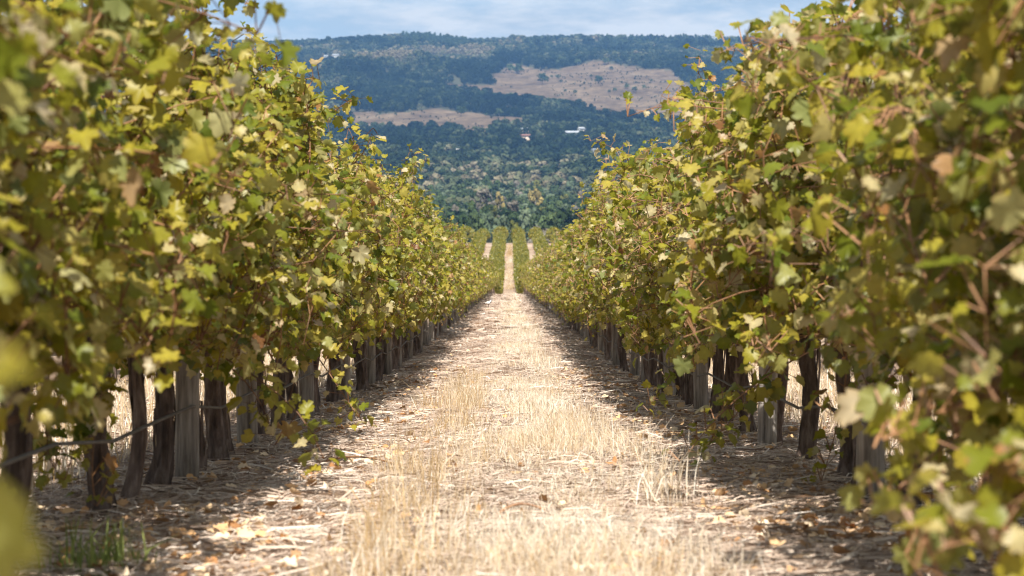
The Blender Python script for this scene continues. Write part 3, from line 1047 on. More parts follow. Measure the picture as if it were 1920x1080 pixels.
def trunk_mesh(seed, h=0.86):
    r = np.random.default_rng(seed)
    z = np.concatenate([[-0.12], np.linspace(0.0, h, 11)])
    ph = r.uniform(0, 6.28, 4)
    am = r.uniform(0.010, 0.030, 2)
    P = np.column_stack([am[0] * np.sin(z * 6 + ph[0]) + r.normal() * 0.06 * z, am[1] * np.sin(z * 5 + ph[1]) + r.normal() * 0.06 * z, z])
    P[:2, :2] *= 0.3
    R = np.interp(z, [-0.12, 0, 0.12, 0.5, h], [0.054, 0.047, 0.034, 0.030, 0.042]) * r.uniform(0.75, 1.2)
    th = np.linspace(0, 2 * PI, 12, endpoint=False)
    wob = 1 + 0.22 * np.sin(3 * th[None] + ph[2] + z[:, None] * 3.5) + 0.10 * np.sin(5 * th[None] + ph[3] - z[:, None] * 5) + r.normal(size=(len(z), 12)) * 0.12
    parts = [tube(P, R, 12, True, wob)]
    top = P[-1]
    for sgn in (-1, 1):                                            # the two arms of the cordon
        q = np.array([top + (0, 0, -0.06), top + (r.normal() * 0.02, sgn * 0.12, 0.0), top + (r.normal() * 0.03, sgn * 0.34, 0.0 + r.normal() * 0.02), top + (r.normal() * 0.04, sgn * 0.62, r.normal() * 0.03)])
        parts.append(tube(q, [0.040, 0.032, 0.025, 0.015], 8, True, 1 + r.normal(size=(4, 8)) * 0.12))
    # strips of peeling bark
    for _ in range(7):
        a = r.uniform(0, 6.28)
        z0 = r.uniform(0.05, 0.5)
        i0 = np.interp(z0, z, np.arange(len(z)))
        c0 = P[int(i0)]
        rad = R[int(i0)] * 1.08
        dd = np.array([math.cos(a), math.sin(a), 0])
        tt = np.array([-dd[1], dd[0], 0]) * 0.007
        p0, p1, p2 = c0 + dd * rad, c0 + dd * (rad + 0.008) + (0, 0, 0.12), c0 + dd * (rad * 0.95 + 0.004) + (0, 0, 0.24)
        parts.append((np.array([p0 - tt, p0 + tt, p1 + tt, p1 - tt, p2 + tt, p2 - tt]), np.array([[0, 1, 2, 3], [3, 2, 4, 5]])))
    return merge(parts)


TRUNKS = [mesh('trunk', *trunk_mesh(700 + i), M_bark, True) for i in range(9)]


class Kit:
    """geometry of one vine; local +x looks into the alley"""

    def __init__(self, seed, H, half, nshoot, fine, nleaf, ncane, extra=(), dbl=1.5, taper=0.5, zmin=0.5):
        r = np.random.default_rng(seed + 5000)
        shoots, lv = make_vine_data(seed, H, half, nshoot, dbl, taper, zmin)
        for poly in extra:
            shoots.append(poly)
            lv += shoot_leaves(r, poly, 1, 2.0)
        P, Rm, s, Nn = pack(lv)
        rank = P[:, 0] + 0.25 * np.clip(P[:, 2] - 1.2, 0, 1) + r.normal(size=len(P)) * 0.10
        if extra:
            rank[np.abs(P[:, 0]) > half + 0.2] += 2
        order = np.argsort(-rank)
        own, rest_ = order[:nleaf], order[nleaf:]
        self.leaves = []
        for i in own:
            M4 = Matrix.Identity(4)
            R3 = Rm[i] * s[i]
            for a in range(3):
                for b in range(3):
                    M4[a][b] = R3[a, b]
                M4[a][3] = P[i, a]
            self.leaves.append((int(r.integers(0, len(LEAFM))), M4))
        v, f, t, rm_ = leaves_mesh(P[rest_], Rm[rest_], s[rest_], FINE if fine else COARSE, r)
        self.foliage = mesh('foliage', v, f, M_leaf, True, None, t, rm_)
        # canes: the ones that look into the alley are parts, the others one part
        sc = np.array([q[len(q) // 2][0] for q in shoots])
        so = list(np.argsort(-sc))
        if extra:
            ex = list(range(len(shoots) - len(extra), len(shoots)))
            so = ex + [x for x in so if x not in ex]

        def cane(q, n=6):
            return tube(q[::2] if len(q) > 8 else q, np.linspace(0.0042, 0.0018, len(q[::2] if len(q) > 8 else q)), n)
        self.canes = [mesh('cane', *cane(shoots[i]), M_cane, True) for i in so[:ncane]]
        rest_c = [cane(shoots[i], 4) for i in so[ncane:]]
        rest_c.append(petioles(P, Nn))
        self.shoots = mesh('shoots', *merge(rest_c), M_cane, True)


ROWX = 1.4
zl = [3.3, 4.6, 5.8, 6.9, 8.22, 8.85, 9.7, 10.55, 11.3, 12.0, 12.9]
zr = [3.5, 4.7, 6.0, 7.2, 8.5, 9.4, 10.05, 11.4, 12.9, 14.2, 15.3, 16.5]
for lst in (zl, zr):
    while lst[-1] < 156:
        lst.append(lst[-1] + (0.98 if lst[-1] < 40 else 1.16) + float(rng.uniform(-0.14, 0.14)))
pl_ = [10.12, 12.55, 16.2, 20.1, 23.9]
pr_ = [5.3, 9.0, 12.75, 16.9, 20.6, 24.2, 26.8, 30.2, 33.1]
for lst in (pl_, pr_):
    while lst[-1] < 152:
        lst.append(lst[-1] + 3.1 + float(rng.uniform(-0.25, 0.25)))


def bez(*p, n=18):
    p = [np.asarray(x, float) for x in p]
    t = np.linspace(0, 1, n)[:, None]
    k = len(p) - 1
    return sum(math.comb(k, i) * (1 - t) ** (k - i) * t ** i * p[i] for i in range(k + 1))


def canopy(Y, side):
    """height and half width of the canopy along the row"""
    H = np.interp(Y, [3, 10, 14, 20, 27, 35, 60], [1.95, 2.0, 2.05, 2.18, 2.12, 1.95, 1.88]) + 0.12 * float(vnoise(Y * 0.45, side * 7.0, 6))
    hw = np.interp(Y, [3, 10, 25, 60], [0.42, 0.40, 0.40, 0.42]) + 0.10 * float(vnoise(Y * 0.6, side * 3.0, 9))
    if side > 0:
        H -= 0.14 * float(np.interp(Y, [5, 7, 11, 15], [0, 1, 1, 0]))
        hw += 0.07 * float(np.interp(Y, [8, 11, 16, 20], [0, 1, 1, 0]))
    if side < 0:
        H -= 0.16 * float(np.interp(Y, [3, 7, 13, 18], [0.3, 1, 1, 0]))
    return H, hw


# long sprays that hang out into the alley: side, distance of the vine, points (column, row, distance)
SPRAYS = [
    (-1, 9.75, [(300, 610, 9.6), (470, 690, 9.2), (590, 760, 9.1), (612, 885, 9.0)]),
    (-1, 9.75, [(330, 640, 9.9), (430, 660, 9.5), (500, 740, 9.3), (515, 835, 9.3)]),
    (-1, 12.9, [(500, 560, 12.6), (590, 640, 12.2), (650, 760, 12.0), (690, 805, 11.9)]),
    (-1, 8.2, [(60, 700, 8.2), (110, 800, 7.8), (60, 850, 7.6), (120, 900, 7.5)]),
    (-1, 8.2, [(150, 640, 8.3), (210, 760, 8.1), (150, 860, 7.9), (180, 950, 7.8)]),
    (-1, 3.3, [(-900, 200, 2.6), (-620, 560, 1.7), (-520, 900, 1.2), (-150, 985, 0.98)]),
    (-1, 3.3, [(-500, 100, 3.2), (-360, 300, 2.6), (-290, 520, 2.3), (-190, 650, 2.2)]),
    (-1, 4.6, [(-300, -50, 4.5), (-120, -60, 3.8), (-60, 30, 3.3), (10, 70, 3.1)]),
    (-1, 15.9, [(540, 420, 15.9), (640, 330, 15.4), (690, 300, 15.0), (700, 240, 15.0)]),
    (-1, 11.5, [(380, 260, 11.5), (480, 160, 11.3), (540, 140, 11.0), (600, 150, 10.8)]),
    (-1, 9.0, [(300, 160, 9.0), (360, -40, 8.8), (420, -60, 8.5), (460, 10, 8.4)]),
    (-1, 13.8, [(520, 330, 13.6), (600, 240, 13.4), (630, 195, 13.2), (668, 185, 13.0)]),
    (1, 11.4, [(1560, 640, 11.4), (1420, 700, 11.0), (1330, 780, 10.8), (1265, 890, 10.6)]),
    (1, 11.4, [(1500, 600, 11.4), (1400, 760, 11.1), (1370, 800, 11.0), (1310, 850, 10.8)]),
    (1, 15.3, [(1400, 560, 15.3), (1290, 650, 14.8), (1240, 720, 14.6), (1215, 770, 14.5)]),
    (1, 4.7, [(2100, 500, 4.7), (1880, 720, 4.4), (1760, 850, 4.3), (1640, 960, 4.2)]),
    (1, 4.7, [(2050, 620, 4.7), (1850, 780, 4.3), (1720, 760, 4.2), (1640, 840, 4.1)]),
    (1, 4.7, [(2050, 400, 4.7), (1950, 560, 4.4), (1900, 700, 4.3), (1800, 820, 4.3)]),
    (1, 4.7, [(2150, 560, 4.7), (1980, 800, 4.4), (1860, 940, 4.2), (1700, 1040, 4.1)]),
    (1, 6.0, [(1980, 640, 6.0), (1850, 740, 5.8), (1780, 860, 5.7), (1690, 900, 5.6)]),
    (1, 3.5, [(2400, 800, 3.5), (2150, 900, 3.4), (2000, 960, 3.3), (1870, 880, 3.2)]),
    (1, 3.5, [(2300, 700, 3.5), (2000, 900, 3.3), (1850, 980, 3.2), (1720, 1060, 3.1)]),
    (1, 3.5, [(2300, 500, 3.5), (2050, 760, 3.3), (1940, 900, 3.2), (1850, 1040, 3.2)]),
    (1, 6.0, [(1850, 600, 6.0), (1720, 560, 5.8), (1640, 560, 5.6), (1560, 600, 5.5)]),
    (1, 10.05, [(1540, 560, 10.0), (1640, 640, 9.8), (1560, 830, 9.8), (1525, 960, 9.8)]),
    (1, 8.5, [(1760, 560, 8.5), (1690, 740, 8.4), (1640, 720, 8.3), (1560, 780, 8.2)]),
    (1, 9.4, [(1640, 200, 9.3), (1480, 60, 9.0), (1420, 70, 8.8), (1350, 100, 8.7)]),
    (1, 12.9, [(1470, 330, 12.7), (1360, 250, 12.4), (1300, 200, 12.1), (1240, 180, 11.9)]),
    (1, 20.5, [(1300, 380, 20.4), (1200, 300, 20.0), (1150, 270, 19.7), (1108, 265, 19.5)]),
    (1, 14.2, [(1335, 330, 14.6), (1310, 240, 14.5), (1302, 160, 14.5), (1312, 95, 14.5)]),
    (-1, 24.8, [(700, 400, 24.6), (760, 330, 24.2), (780, 295, 24.0), (802, 300, 23.8)]),
]
VINES = []
ORD = ['first', 'second', 'third', 'fourth', 'fifth', 'sixth', 'seventh', 'eighth', 'ninth', 'tenth', 'eleventh', 'twelfth', 'thirteenth', 'fourteenth']
MID, FAR = [], []
n_leaf_parts = 0
for side, lst, posts in ((-1, zl, pl_), (1, zr, pr_)):
    sname = 'left' if side < 0 else 'right'
    for n_, Y in enumerate(lst):
        x = side * (ROWX + float(rng.normal()) * 0.03)
        z = float(ground_z(x, Y))
        rz = (0 if side < 0 else PI) + float(rng.normal()) * 0.06
        H, hw = canopy(Y, side)
        vine = empty('grapevine', (x, Y, z), rz)
        Mi = (Matrix.Translation((x, Y, z)) @ Matrix.Rotation(rz, 4, 'Z')).inverted()
        extra = []
        for sd_, sy, cps in SPRAYS:
            if sd_ == side and min(range(len(lst)), key=lambda k: abs(lst[k] - sy)) == n_:
                w = bez(*[at(*c) for c in cps], n=16)
                extra.append(np.array([Mi @ Vector(q) for q in w]))
        if Y < 22 or extra:
            kit = Kit(int(1000 + n_ + (500 if side > 0 else 0)), H, hw, 44, Y < 9, 300 if Y < 17 else 220, 14, extra, 3.3, 0.55 if Y < 16 else 0.42, (0.53 if side < 0 else 0.58) if Y < 13 else 0.50)
            sc = 1.0
        elif Y < 56:
            if len(MID) < 9:
                MID.append(Kit(2000 + len(MID), 2.0, 0.40, 40, False, 150, 8, (), 2.7, 0.25, 0.60))
            kit = MID[int(rng.integers(0, len(MID)))] if len(MID) >= 9 else MID[-1]
            sc = H / 2.0
        else:
            if len(FAR) < 7:
                FAR.append(Kit(3000 + len(FAR), 1.9, 0.42, 34, False, 0, 0, (), 2.0, 0.25, 0.62))
            kit = FAR[int(rng.integers(0, len(FAR)))] if len(FAR) >= 7 else FAR[-1]
            sc = H / 1.9
        vine.scale = (1, 1, sc)
        link('trunk', TRUNKS[int(rng.integers(0, len(TRUNKS)))], vine)
        fo = link('foliage', kit.foliage, vine)
        fo['kind'] = 'stuff'
        so = link('shoots', kit.shoots, vine)
        so['kind'] = 'stuff'
        for cme in kit.canes:
            link('cane', cme, vine)
        for k, M4 in kit.leaves:
            link('leaf', LEAFM[k], vine, M4)
            n_leaf_parts += 1
        ahead = [p for p in posts if p < Y]
        since = len([q for q in lst[:n_ + 1] if q > (ahead[-1] if ahead else -1)])
        if Y < 5:
            lab = f'blurred grapevine nearest the camera in the {sname} row' if n_ == 0 else f'second grapevine of the {sname} row, leafy sprays reaching into the frame edge'
        elif not ahead:
            lab = f'{ORD[n_]} grapevine of the {sname} row, standing before its first grey post'
        elif Y < 45:
            lab = f'yellow-green grapevine in the {sname} row, {ORD[since - 1]} trunk past its {ORD[len(ahead) - 1]} grey post'
        else:
            lab = f'distant yellow-green grapevine in the {sname} row, merging with those beside it'
        tag(vine, lab, 'grapevine', f'vines of the {sname} row' if Y < 45 else f'distant vines of the {sname} row')

print('vines', time.time() - T0, 'leaf parts', n_leaf_parts)


# ------------------------------------------------------------------ posts, wires, hose
def post_mesh(seed):
    r = np.random.default_rng(seed)
    n = 18
    z = np.array([-0.3, 0.0, 0.4, 0.8, 1.2, 1.55, 1.565])
    th = np.linspace(0, 2 * PI, n, endpoint=False)
    wob = 1 + r.normal(size=(1, n)) * 0.03 + r.normal(size=(len(z), n)) * 0.012
    crack = r.integers(0, n, 3)
    wob[:, crack] -= 0.10                                           # drying checks down the grain
    R = np.array([0.053, 0.053, 0.052, 0.052, 0.051, 0.050, 0.044])
    P = np.column_stack([r.normal() * 0.012 * z, r.normal() * 0.012 * z, z])
    return tube(P, R, n, True, wob)


POSTS = [mesh('post', *post_mesh(40 + i), M_post, False) for i in range(6)]
for side, posts in ((-1, pl_), (1, pr_)):
    sname = 'left' if side < 0 else 'right'
    for n_, Y in enumerate(posts):
        x = side * (ROWX - 0.03) + float(rng.normal()) * 0.015
        o = link('trellis_post', POSTS[int(rng.integers(0, 6))])
        o.location = (x, Y, float(ground_z(x, Y)))
        o.rotation_euler = (float(rng.normal()) * 0.015, float(rng.normal()) * 0.02, float(rng.uniform(0, 6.28)))
        o.scale = (1, 1, 1.0)
        if n_ == 0:
            lab = f'weathered grey post nearest the camera in the {sname} row'
        elif n_ < 10:
            lab = f'weathered grey wooden post, {ORD[n_]} from the near end of the {sname} row'
        else:
            lab = f'distant grey post standing among the trunks of the {sname} row'
        tag(o, lab, 'post', f'trellis posts of the {sname} row' if n_ < 10 else f'distant trellis posts of the {sname} row')
yy = np.concatenate([np.arange(2, 40, 1.0), np.arange(40, 158, 3.0)])
for side in (-1, 1):
    sname = 'left' if side < 0 else 'right'
    x = side * (ROWX - 0.085)
    gz_ = ground_z(np.full(len(yy), x), yy)
    for h, lab in ((0.86, 'low'), (1.35, 'high')):
        P = np.column_stack([np.full(len(yy), x), yy, gz_ + h])
        tag(link('trellis_wire', mesh('trellis_wire', *tube(P, 0.0016, 4), M_wire, True)), f'{lab} galvanised trellis wire strung along the {sname} row of posts', 'wire', f'trellis wires of the {sname} row')
    sag = 0.30 + 0.025 * np.sin(yy * 2.1)
    P = np.column_stack([np.full(len(yy), x + side * 0.0), yy, gz_ + sag])
    tag(link('drip_hose', mesh('drip_hose', *tube(P, 0.0068, 6), M_hose, True)), f'dark drip hose running low past the trunks of the {sname} row', 'hose')

# ------------------------------------------------------------------ rows beyond: one mass of vine leaves with their trunks
r = np.random.default_rng(77)
LV, TV = [], []


def row_mass(x0, ya, yb, per_m, size, H0=1.9, half=0.5, z0=0.45):
    n = int((yb - ya) * per_m)
    y = r.uniform(ya, yb, n)
    th = r.uniform(-0.25 * PI, 1.25 * PI, n)
    rad = r.uniform(0.55, 1.05, n) ** 0.6
    hv = H0 + 0.26 * vnoise(y * 0.8, np.full(n, x0 * 1.7), 21) + 0.2 * vnoise(y * 2.3, np.full(n, x0 * 2.7), 24)
    zc, hz = (z0 + hv) / 2, (hv - z0) / 2
    x = x0 + np.cos(th) * rad * half * (1 + 0.35 * vnoise(y * 1.1, np.full(n, x0) + np.sign(np.cos(th)) * 5, 22))
    z = ground_z(x, y) + zc + np.sin(th) * rad * hz
    P = np.column_stack([x, y, z])
    out_ = np.column_stack([np.cos(th), r.normal(size=n) * 0.3 - 0.3, np.sin(th) * 0.6])
    nor = out_ * 0.5 + np.array([0, 0, 0.4]) + r.normal(size=(n, 3)) * 0.9
    tip = out_ + np.array([0, 0, -0.6]) + r.normal(size=(n, 3)) * 0.5
    Rm = frames(tip, nor)
    s = size * r.uniform(0.7, 1.3, n)
    q = np.array([(-0.5, 0.3, 0.12), (0, -0.1, -0.05), (0.5, 0.35, 0.12), (0.0, 0.95, 0.0)])
    V = P[:, None] + s[:, None, None] * np.einsum('nij,kj->nki', Rm, q)
    LV.append(V)
    for yt in np.arange(ya, yb, 1.25):
        zt = float(ground_z(x0, yt))
        w = 0.05
        TV.append(np.array([(x0 + a, yt + b, zt + c) for c in (-0.1, 0.9) for a, b in ((-w, -w), (w, -w), (w, w), (-w, w))]))


for sx in (-1, 1):
    row_mass(sx * 4.2, 3, 60, 210, 0.15)
    row_mass(sx * 4.2, 60, 157, 90, 0.2)
    row_mass(sx * 7.0, 6, 60, 60, 0.24)
    row_mass(sx * 7.0, 60, 157, 34, 0.3)
for k in range(-7, 7):
    x0 = 1.4 + 2.8 * k
    if abs(x0) < 2:
        row_mass(x0, 157, 224, 260, 0.14, 1.95, 0.66)
        row_mass(x0, 224, 354, 210, 0.15, 1.9, 0.74)
    else:
        row_mass(x0, 215, 354, 130 if abs(x0) < 9 else 70, 0.19, 1.9, 0.74)
for k in range(-9, 9):                                              # block beyond the headland
    row_mass(1.4 + 2.8 * k, 370 + r.uniform(0, 7), 398, 110, 0.24, r.uniform(1.7, 2.5), r.uniform(0.7, 1.1), 0.6)
LV = np.concatenate(LV)
nv = len(LV)
Q1 = np.arange(nv * 4).reshape(-1, 4)
tone = np.repeat(np.where(r.random(nv) < 0.9, 0.05 + 0.55 * r.random(nv), r.random(nv)), 4)
TVa = np.concatenate(TV)
bq = np.array([[0, 1, 5, 4], [1, 2, 6, 5], [2, 3, 7, 6], [3, 0, 4, 7]])
Q2 = (bq[None] + (np.arange(len(TV)) * 8)[:, None, None] + nv * 4).reshape(-1, 4)
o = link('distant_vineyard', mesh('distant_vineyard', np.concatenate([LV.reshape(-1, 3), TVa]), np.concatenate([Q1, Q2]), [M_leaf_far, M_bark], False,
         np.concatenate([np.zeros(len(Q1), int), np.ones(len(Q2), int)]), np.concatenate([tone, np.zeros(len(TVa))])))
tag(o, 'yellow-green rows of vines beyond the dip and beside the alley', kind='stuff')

# ------------------------------------------------------------------ grass, straw and fallen leaves
GZs = lambda x, y: ground_z(x, y) + np.clip((60 - y) / 30, 0, 1) * (np.abs(x) < 3.3) * (vnoise(x * 3.1, y * 2.2, 1) * 0.014 + vnoise(x * 1.1, y * 0.7, 2) * 0.018)


def blades(x, y, h, w, lean=0.3, tone=None, flat=0.0):
    n = len(x)
    z = GZs(x, y) - 0.01
    az = r.uniform(0, 2 * PI, n)
    d = np.column_stack([np.cos(az), np.sin(az), np.zeros(n)])
    ca = r.uniform(0, 2 * PI, n)
    s = np.column_stack([np.cos(ca), np.sin(ca), np.zeros(n)]) * (w / 2)[:, None]
    B = np.column_stack([x, y, z])
    ln = np.abs(r.normal(size=n)) * lean
    up = np.array([0, 0, 1.0])
    m1 = B + up * (h * 0.5)[:, None] + d * (h * ln * 0.30)[:, None]
    tp = B + up * (h * (1 - 0.3 * np.minimum(ln, 1.5)))[:, None] + d * (h * ln)[:, None]
    V = np.stack([B - s, B + s, m1 + s * 0.8, m1 - s * 0.8, tp + s * 0.25, tp - s * 0.25], 1).reshape(-1, 3)
    i = np.arange(n)[:, None] * 6
    Q = np.concatenate([i + np.array([[0, 1, 2, 3]]), i + np.array([[3, 2, 4, 5]])], 1).reshape(-1, 4)
    return V, Q, np.repeat(tone, 6)


def strip_density(x, y):
    """0..1: how thick the pale grass stands across the alley"""
    c = 0.06 + 0.10 * vnoise(y * 0.12, 0 * y, 31)
    wd = 0.40 + 0.09 * vnoise(y * 0.4, 0 * y + 3, 32)
    core = np.clip(1.25 - np.abs(x - c) / wd, 0, 1)
    patch = np.clip(0.74 + 0.75 * vnoise(x * 1.5, y * 0.32, 33) + 0.55 * vnoise(x * 5, y * 1.6, 34) + 0.35 * np.clip(x, -0.3, 0.4), 0.03, 1)
    # a worn patch of bare straw left of the middle
    worn = np.exp(-((x + 0.12) / 0.24) ** 2 - ((y - 16.5) / 3.2) ** 2) + 0.7 * np.exp(-((x + 0.02) / 0.25) ** 2 - ((y - 31) / 6) ** 2)
    return core * patch * np.clip(1 - worn, 0.05, 1)


def scatter(ya, yb, per_m2, xmax=0.75):
    n = int((yb - ya) * 2 * xmax * per_m2)
    x = r.uniform(-xmax, xmax, n)
    y = r.uniform(ya, yb, n)
    k = r.random(n) < strip_density(x, y)
    return x[k], y[k]


GV, GQ, GT = [], [], []
no = 0


def add(b):
    global no
    v, q, t = b
    GV.append(v)
    GQ.append(q + no)
    GT.append(t)
    no += len(v)


for ya, yb, pm, wd in ((5.5, 14, 5200, 0.0030), (14, 26, 2600, 0.0042), (26, 48, 1100, 0.006), (48, 90, 380, 0.011), (90, 160, 140, 0.020)):
    x, y = scatter(ya, yb, pm)
    n = len(x)
    hgt = (0.04 + 0.15 * r.random(n) ** 1.6) * (0.65 + 0.5 * np.clip(x + 0.4, 0, 1)) * (0.8 + 0.45 * vnoise(x * 2.0, y * 0.5, 36))
    add(blades(x, y, np.maximum(hgt, 0.03), np.full(n, wd) * r.uniform(0.6, 1.4, n), 0.62, np.clip(0.66 + 0.20 * r.normal(size=n) + 0.2 * vnoise(x * 2.5, y * 0.8, 37), 0, 1)))
for k in range(2):                                                    # the strip goes on beyond the dip
    x, y = scatter(232, 353, 26, 0.55)
    n = len(x)
    add(blades(x, y, 0.10 + 0.18 * r.random(n), np.full(n, 0.05), 0.4, np.clip(0.4 + 0.2 * r.normal(size=n) + 0.35 * vnoise(x, y * 0.06, 39), 0, 1)))
# upright tan tufts along the left edge of the strip
tx, ty = [], []
for k in range(95):
    y0 = 5.5 + 22 * r.random() ** 1.5
    x0 = -0.36 + 0.10 * r.normal() + 0.05 * math.sin(y0)
    if 10.8 < y0 < 12.6 or 15.5 < y0 < 17.5:
        continue
    tx.append(x0 + r.normal(size=46) * 0.05)
    ty.append(y0 + r.normal(size=46) * 0.10)
for x0, y0, q in ((-0.30, 17.9, 9), (-0.36, 18.6, 6), (0.3, 13.0, 6), (0.55, 9.2, 5), (0.62, 11.5, 4), (0.50, 15.0, 5)):
    tx.append(x0 + r.normal(size=46 * q) * 0.07)
    ty.append(y0 + r.normal(size=46 * q) * 0.35)
tx, ty = np.concatenate(tx), np.concatenate(ty)
n = len(tx)
add(blades(tx, ty, (0.05 + 0.19 * r.random(n) ** 1.5) * (1 + 0.5 * vnoise(tx * 6, ty * 2.5, 61)), 0.0030 * r.uniform(0.6, 1.5, n), 0.55, np.clip(0.36 + 0.26 * r.normal(size=n) + np.where(tx > 0, 0.25, 0), 0, 1)))
# grass in the alleys either side, seen between the trunks
for sx in (-1, 1):
    n = 16000
    y = 4 + 40 * r.random(n) ** 1.3
    x = sx * r.uniform(1.75, 3.8, n)
    add(blades(x, y, 0.06 + 0.16 * r.random(n), 0.008 * r.uniform(0.6, 1.4, n), 0.5, np.clip(0.5 + 0.2 * r.normal(size=n), 0, 1)))
tag(link('dry_grass', mesh('dry_grass', np.concatenate(GV), np.concatenate(GQ), M_grass, False, None, np.concatenate(GT))),
    'bleached dry grass standing along the middle of the alley', kind='stuff')

# straw lying flat
SV, SQ, ST = [], [], []
ns = 0


def straw(n, ya, yb, xa, xb, lmin, lmax, w, power=1.3, along=0.5, tmean=0.47):
    global ns
    y = ya + (yb - ya) * r.random(n) ** power
    x = r.uniform(xa, xb, n)
    ln = r.uniform(lmin, lmax, n)
    az = np.where(r.random(n) < along, r.normal(size=n) * 0.5 + 0.4, r.uniform(0, 2 * PI, n))
    d = np.column_stack([np.cos(az), np.sin(az), r.normal(size=n) * 0.10])
    s = np.column_stack([-np.sin(az), np.cos(az), r.normal(size=n) * 0.4]) * (w * r.uniform(0.5, 1.5, n) / 2)[:, None]
    B = np.column_stack([x, y, GZs(x, y) + r.uniform(0.002, 0.028, n)])
    mid = B + np.column_stack([r.normal(size=n) * 0.012, r.normal(size=n) * 0.012, r.uniform(0, 0.018, n)])
    a, c = B - d * (ln / 2)[:, None], B + d * (ln / 2)[:, None]
    a[:, 2] = np.maximum(a[:, 2], GZs(a[:, 0], a[:, 1]) + 0.001)
    c[:, 2] = np.maximum(c[:, 2], GZs(c[:, 0], c[:, 1]) + 0.001)
    V = np.stack([a - s, a + s, mid + s, mid - s, c + s, c - s], 1).reshape(-1, 3)
    i = np.arange(n)[:, None] * 6
    Q = np.concatenate([i + np.array([[0, 1, 2, 3]]), i + np.array([[3, 2, 4, 5]])], 1).reshape(-1, 4) + ns
    SV.append(V)
    SQ.append(Q)
    ST.append(np.repeat(np.clip(tmean + 0.24 * r.normal(size=n), 0, 1), 6))
    ns += len(V)


straw(16000, 5.5, 20, -1.9, -0.35, 0.05, 0.20, 0.0042)
straw(16000, 5.5, 20, 0.45, 1.9, 0.05, 0.20, 0.0042)
straw(9000, 5.5, 20, -0.5, 0.5, 0.05, 0.22, 0.0045)
straw(22000, 20, 48, -1.9, 1.9, 0.08, 0.30, 0.008)
straw(9000, 48, 150, -1.8, 1.8, 0.15, 0.5, 0.02)
straw(4200, 5.5, 22, 0.55, 1.7, 0.12, 0.40, 0.005, 1.2, 0.8, 0.48)
straw(3600, 5.5, 22, -1.7, -0.55, 0.10, 0.32, 0.005, 1.2, 0.4, 0.68)
straw(14000, 5, 40, -4.0, -1.8, 0.08, 0.25, 0.008, 1.4)
straw(14000, 5, 40, 1.8, 4.0, 0.08, 0.25, 0.008, 1.4)
tag(link('straw', mesh('straw', np.concatenate(SV), np.concatenate(SQ), M_straw, False, None, np.concatenate(ST))),
    'grey and tan mown straw lying flat on both wheel tracks', kind='stuff')

# fallen leaves
n1_ = 6500
y = np.concatenate([5.5 + 24 * r.random(n1_) ** 1.4, 26 + 60 * r.random(1200)])
n = len(y)
x = np.where(r.random(n) < 0.45, -1, 1) * np.abs(1.15 + 0.33 * r.normal(size=n))
k = r.random(n) < 0.12
x[k] = r.uniform(-0.9, 0.9, k.sum())
kp = (np.clip(0.5 + 0.9 * vnoise(x * 2.2, y * 1.1, 41), 0.08, 1) > r.random(n))
x, y = x[kp], y[kp]
n = len(x)
P = np.column_stack([x, y, GZs(x, y) + r.uniform(0.008, 0.03, n)])
tip = np.column_stack([r.normal(size=(n, 2)), r.normal(size=n) * 0.25])
nor = np.column_stack([r.normal(size=(n, 2)) * 0.45, np.ones(n)])
nor[r.random(n) < 0.5] *= -1
v, f, t, rm_ = leaves_mesh(P, frames(tip, nor), r.uniform(0.028, 0.056, n), COARSE, r)
tag(link('leaf_litter', mesh('leaf_litter', v, f, M_litter, True, None, t)), 'brown and orange fallen vine leaves lying under the rows', kind='stuff')

# green grass shooting at the foot of the nearest left vines
gx = np.concatenate([at(q, 1040, 6.55)[0] + r.normal(size=26) * 0.045 for q in (130, 165, 190, 225, 245)])
gy = 6.5 + r.normal(size=len(gx)) * 0.09
b = blades(gx, gy, 0.06 + 0.12 * r.random(len(gx)), 0.007 * r.uniform(0.6, 1.4, len(gx)), 0.5, r.random(len(gx)))
tag(link('green_grass', mesh('green_grass', b[0], b[1], M_green, False, None, b[2])), 'small tuft of fresh green grass at the foot of the left vines', 'grass', kind='stuff')

# pruned canes lying on the ground
for (a, b_, lab) in (((600, 840, 11.2), (790, 865, 10.7), 'reddish pruned cane lying across the left wheel track'),
                     ((930, 985, 8.0), (1050, 988, 8.1), 'thin brown cane lying in the grass of the middle strip'),
                     ((540, 770, 13.5), (600, 755, 14.2), 'short curved brown cane lying under the left vines')):
    p, q = at(*a), at(*b_)
    p[2] = float(GZs(np.array([p[0]]), np.array([p[1]]))[0])
    q[2] = float(GZs(np.array([q[0]]), np.array([q[1]]))[0])
    c = bez(p + (0, 0, 0.02), p * 0.6 + q * 0.4 + (0.0, 0.1, 0.09), p * 0.3 + q * 0.7 + (0, -0.08, 0.05), q + (0, 0, 0.015), n=10)
    tag(link('fallen_cane', mesh('fallen_cane', *tube(c, np.linspace(0.006, 0.003, 10), 6), M_cane, True)), lab, 'cane')


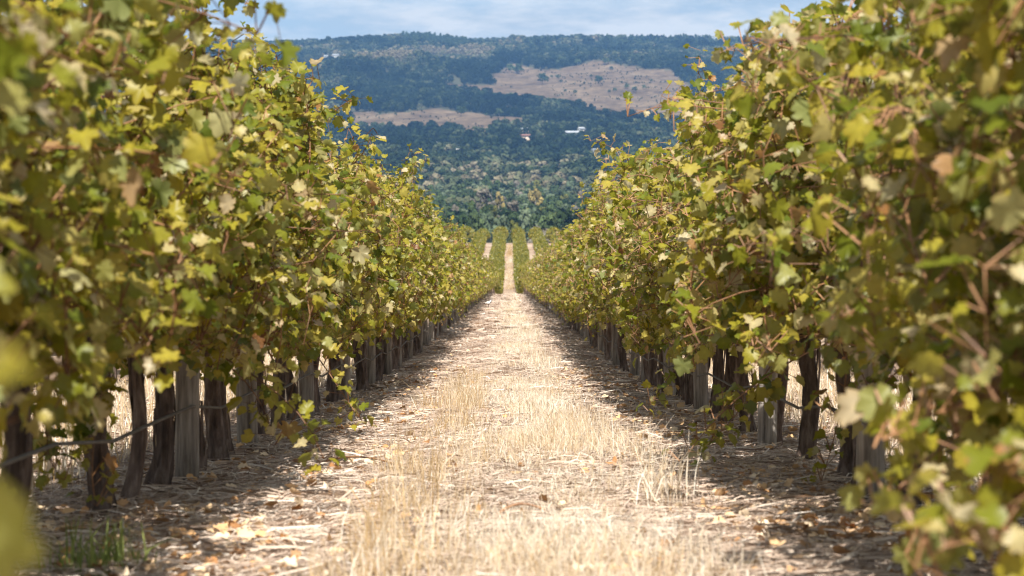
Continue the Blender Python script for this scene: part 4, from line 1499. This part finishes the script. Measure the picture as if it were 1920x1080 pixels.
# ------------------------------------------------------------------ the bird on the track
def make_bird():
    P = np.array([(-0.20, 0, 0.125), (-0.13, 0, 0.135), (-0.085, 0, 0.145), (-0.05, 0, 0.15), (0.0, 0, 0.155), (0.045, 0, 0.168), (0.075, 0, 0.195), (0.092, 0, 0.222), (0.112, 0, 0.238), (0.128, 0, 0.238), (0.145, 0, 0.234), (0.172, 0, 0.228)])
    R = np.array([0.010, 0.018, 0.026, 0.042, 0.052, 0.046, 0.034, 0.027, 0.025, 0.017, 0.008, 0.001])
    V, Q = tube(P, R, 10)
    cen = V[Q].mean(1)
    mi = np.zeros(len(Q), int)
    mi[(cen[:, 0] > -0.15) & (cen[:, 0] < -0.03)] = 1               # white rump
    mi[(cen[:, 0] > 0.04) & (cen[:, 0] < 0.095) & (cen[:, 2] > 0.19)] = 1   # white nape
    mi[cen[:, 0] > 0.134] = 2
    body = (V, Q)
    me = mesh('body', *body, M_bird, True, mi)
    gy0 = 90.0
    x0 = (916 - 955) / F * gy0
    o = empty('magpie', (x0, gy0, float(ground_z(x0, gy0)) + 0.03), 0.25)
    link('body', me, o)
    for s in (-1, 1):
        wv = np.array([(0.045, s * 0.047, 0.185), (0.03, s * 0.054, 0.135), (-0.05, s * 0.050, 0.130), (-0.125, s * 0.022, 0.135), (-0.06, s * 0.043, 0.175)])
        wv = np.concatenate([wv, wv + np.array([0, -s * 0.012, 0])])
        wq = np.array([[0, 1, 2, 4], [5, 6, 7, 9], [2, 3, 8, 7], [3, 4, 9, 8], [0, 4, 9, 5], [0, 1, 6, 5], [1, 2, 7, 6], [2, 3, 4, 2][:4]])
        link('wing', mesh('wing', wv, wq[:7], [M_bird[1], M_bird[0]], False, [0, 0, 1, 1, 0, 1, 1]), o)
        lp = np.array([(0.0, s * 0.022, 0.125), (-0.008, s * 0.023, 0.07), (0.006, s * 0.024, -0.035)])
        a = tube(lp, [0.010, 0.006, 0.005], 6)
        tfeet = [tube(np.array([(0.004, s * 0.024, -0.03), (0.004 + 0.035 * math.cos(q), s * 0.024 + 0.035 * math.sin(q), -0.035)]), [0.004, 0.002], 4) for q in (-0.5, 0.0, 0.5, PI)]
        link('leg', mesh('leg', *merge([a] + tfeet), M_bird[0], True), o)
    tag(o, 'black and white magpie standing on the left wheel track far down the alley', 'bird')


make_bird()

# ------------------------------------------------------------------ air
v, q = box(-4600, 4600, -70, 6900, -12, 470)
hz = link('haze', mesh('haze', v, q, bpy.data.materials.new('haze')))
hm_ = hz.data.materials[0]
hm_.use_nodes = True
nt = hm_.node_tree
nt.nodes.clear()
out = N(nt, 'ShaderNodeOutputMaterial')
pv = N(nt, 'ShaderNodeVolumePrincipled')
pv.inputs['Color'].default_value = (0.25, 0.52, 1.0, 1)
pv.inputs['Density'].default_value = 6.5e-5
L(nt, pv.outputs[0], out.inputs['Volume'])
tag(hz, 'thin blue haze in the air between the vineyard and the hills', kind='stuff')
print('built in', time.time() - T0)
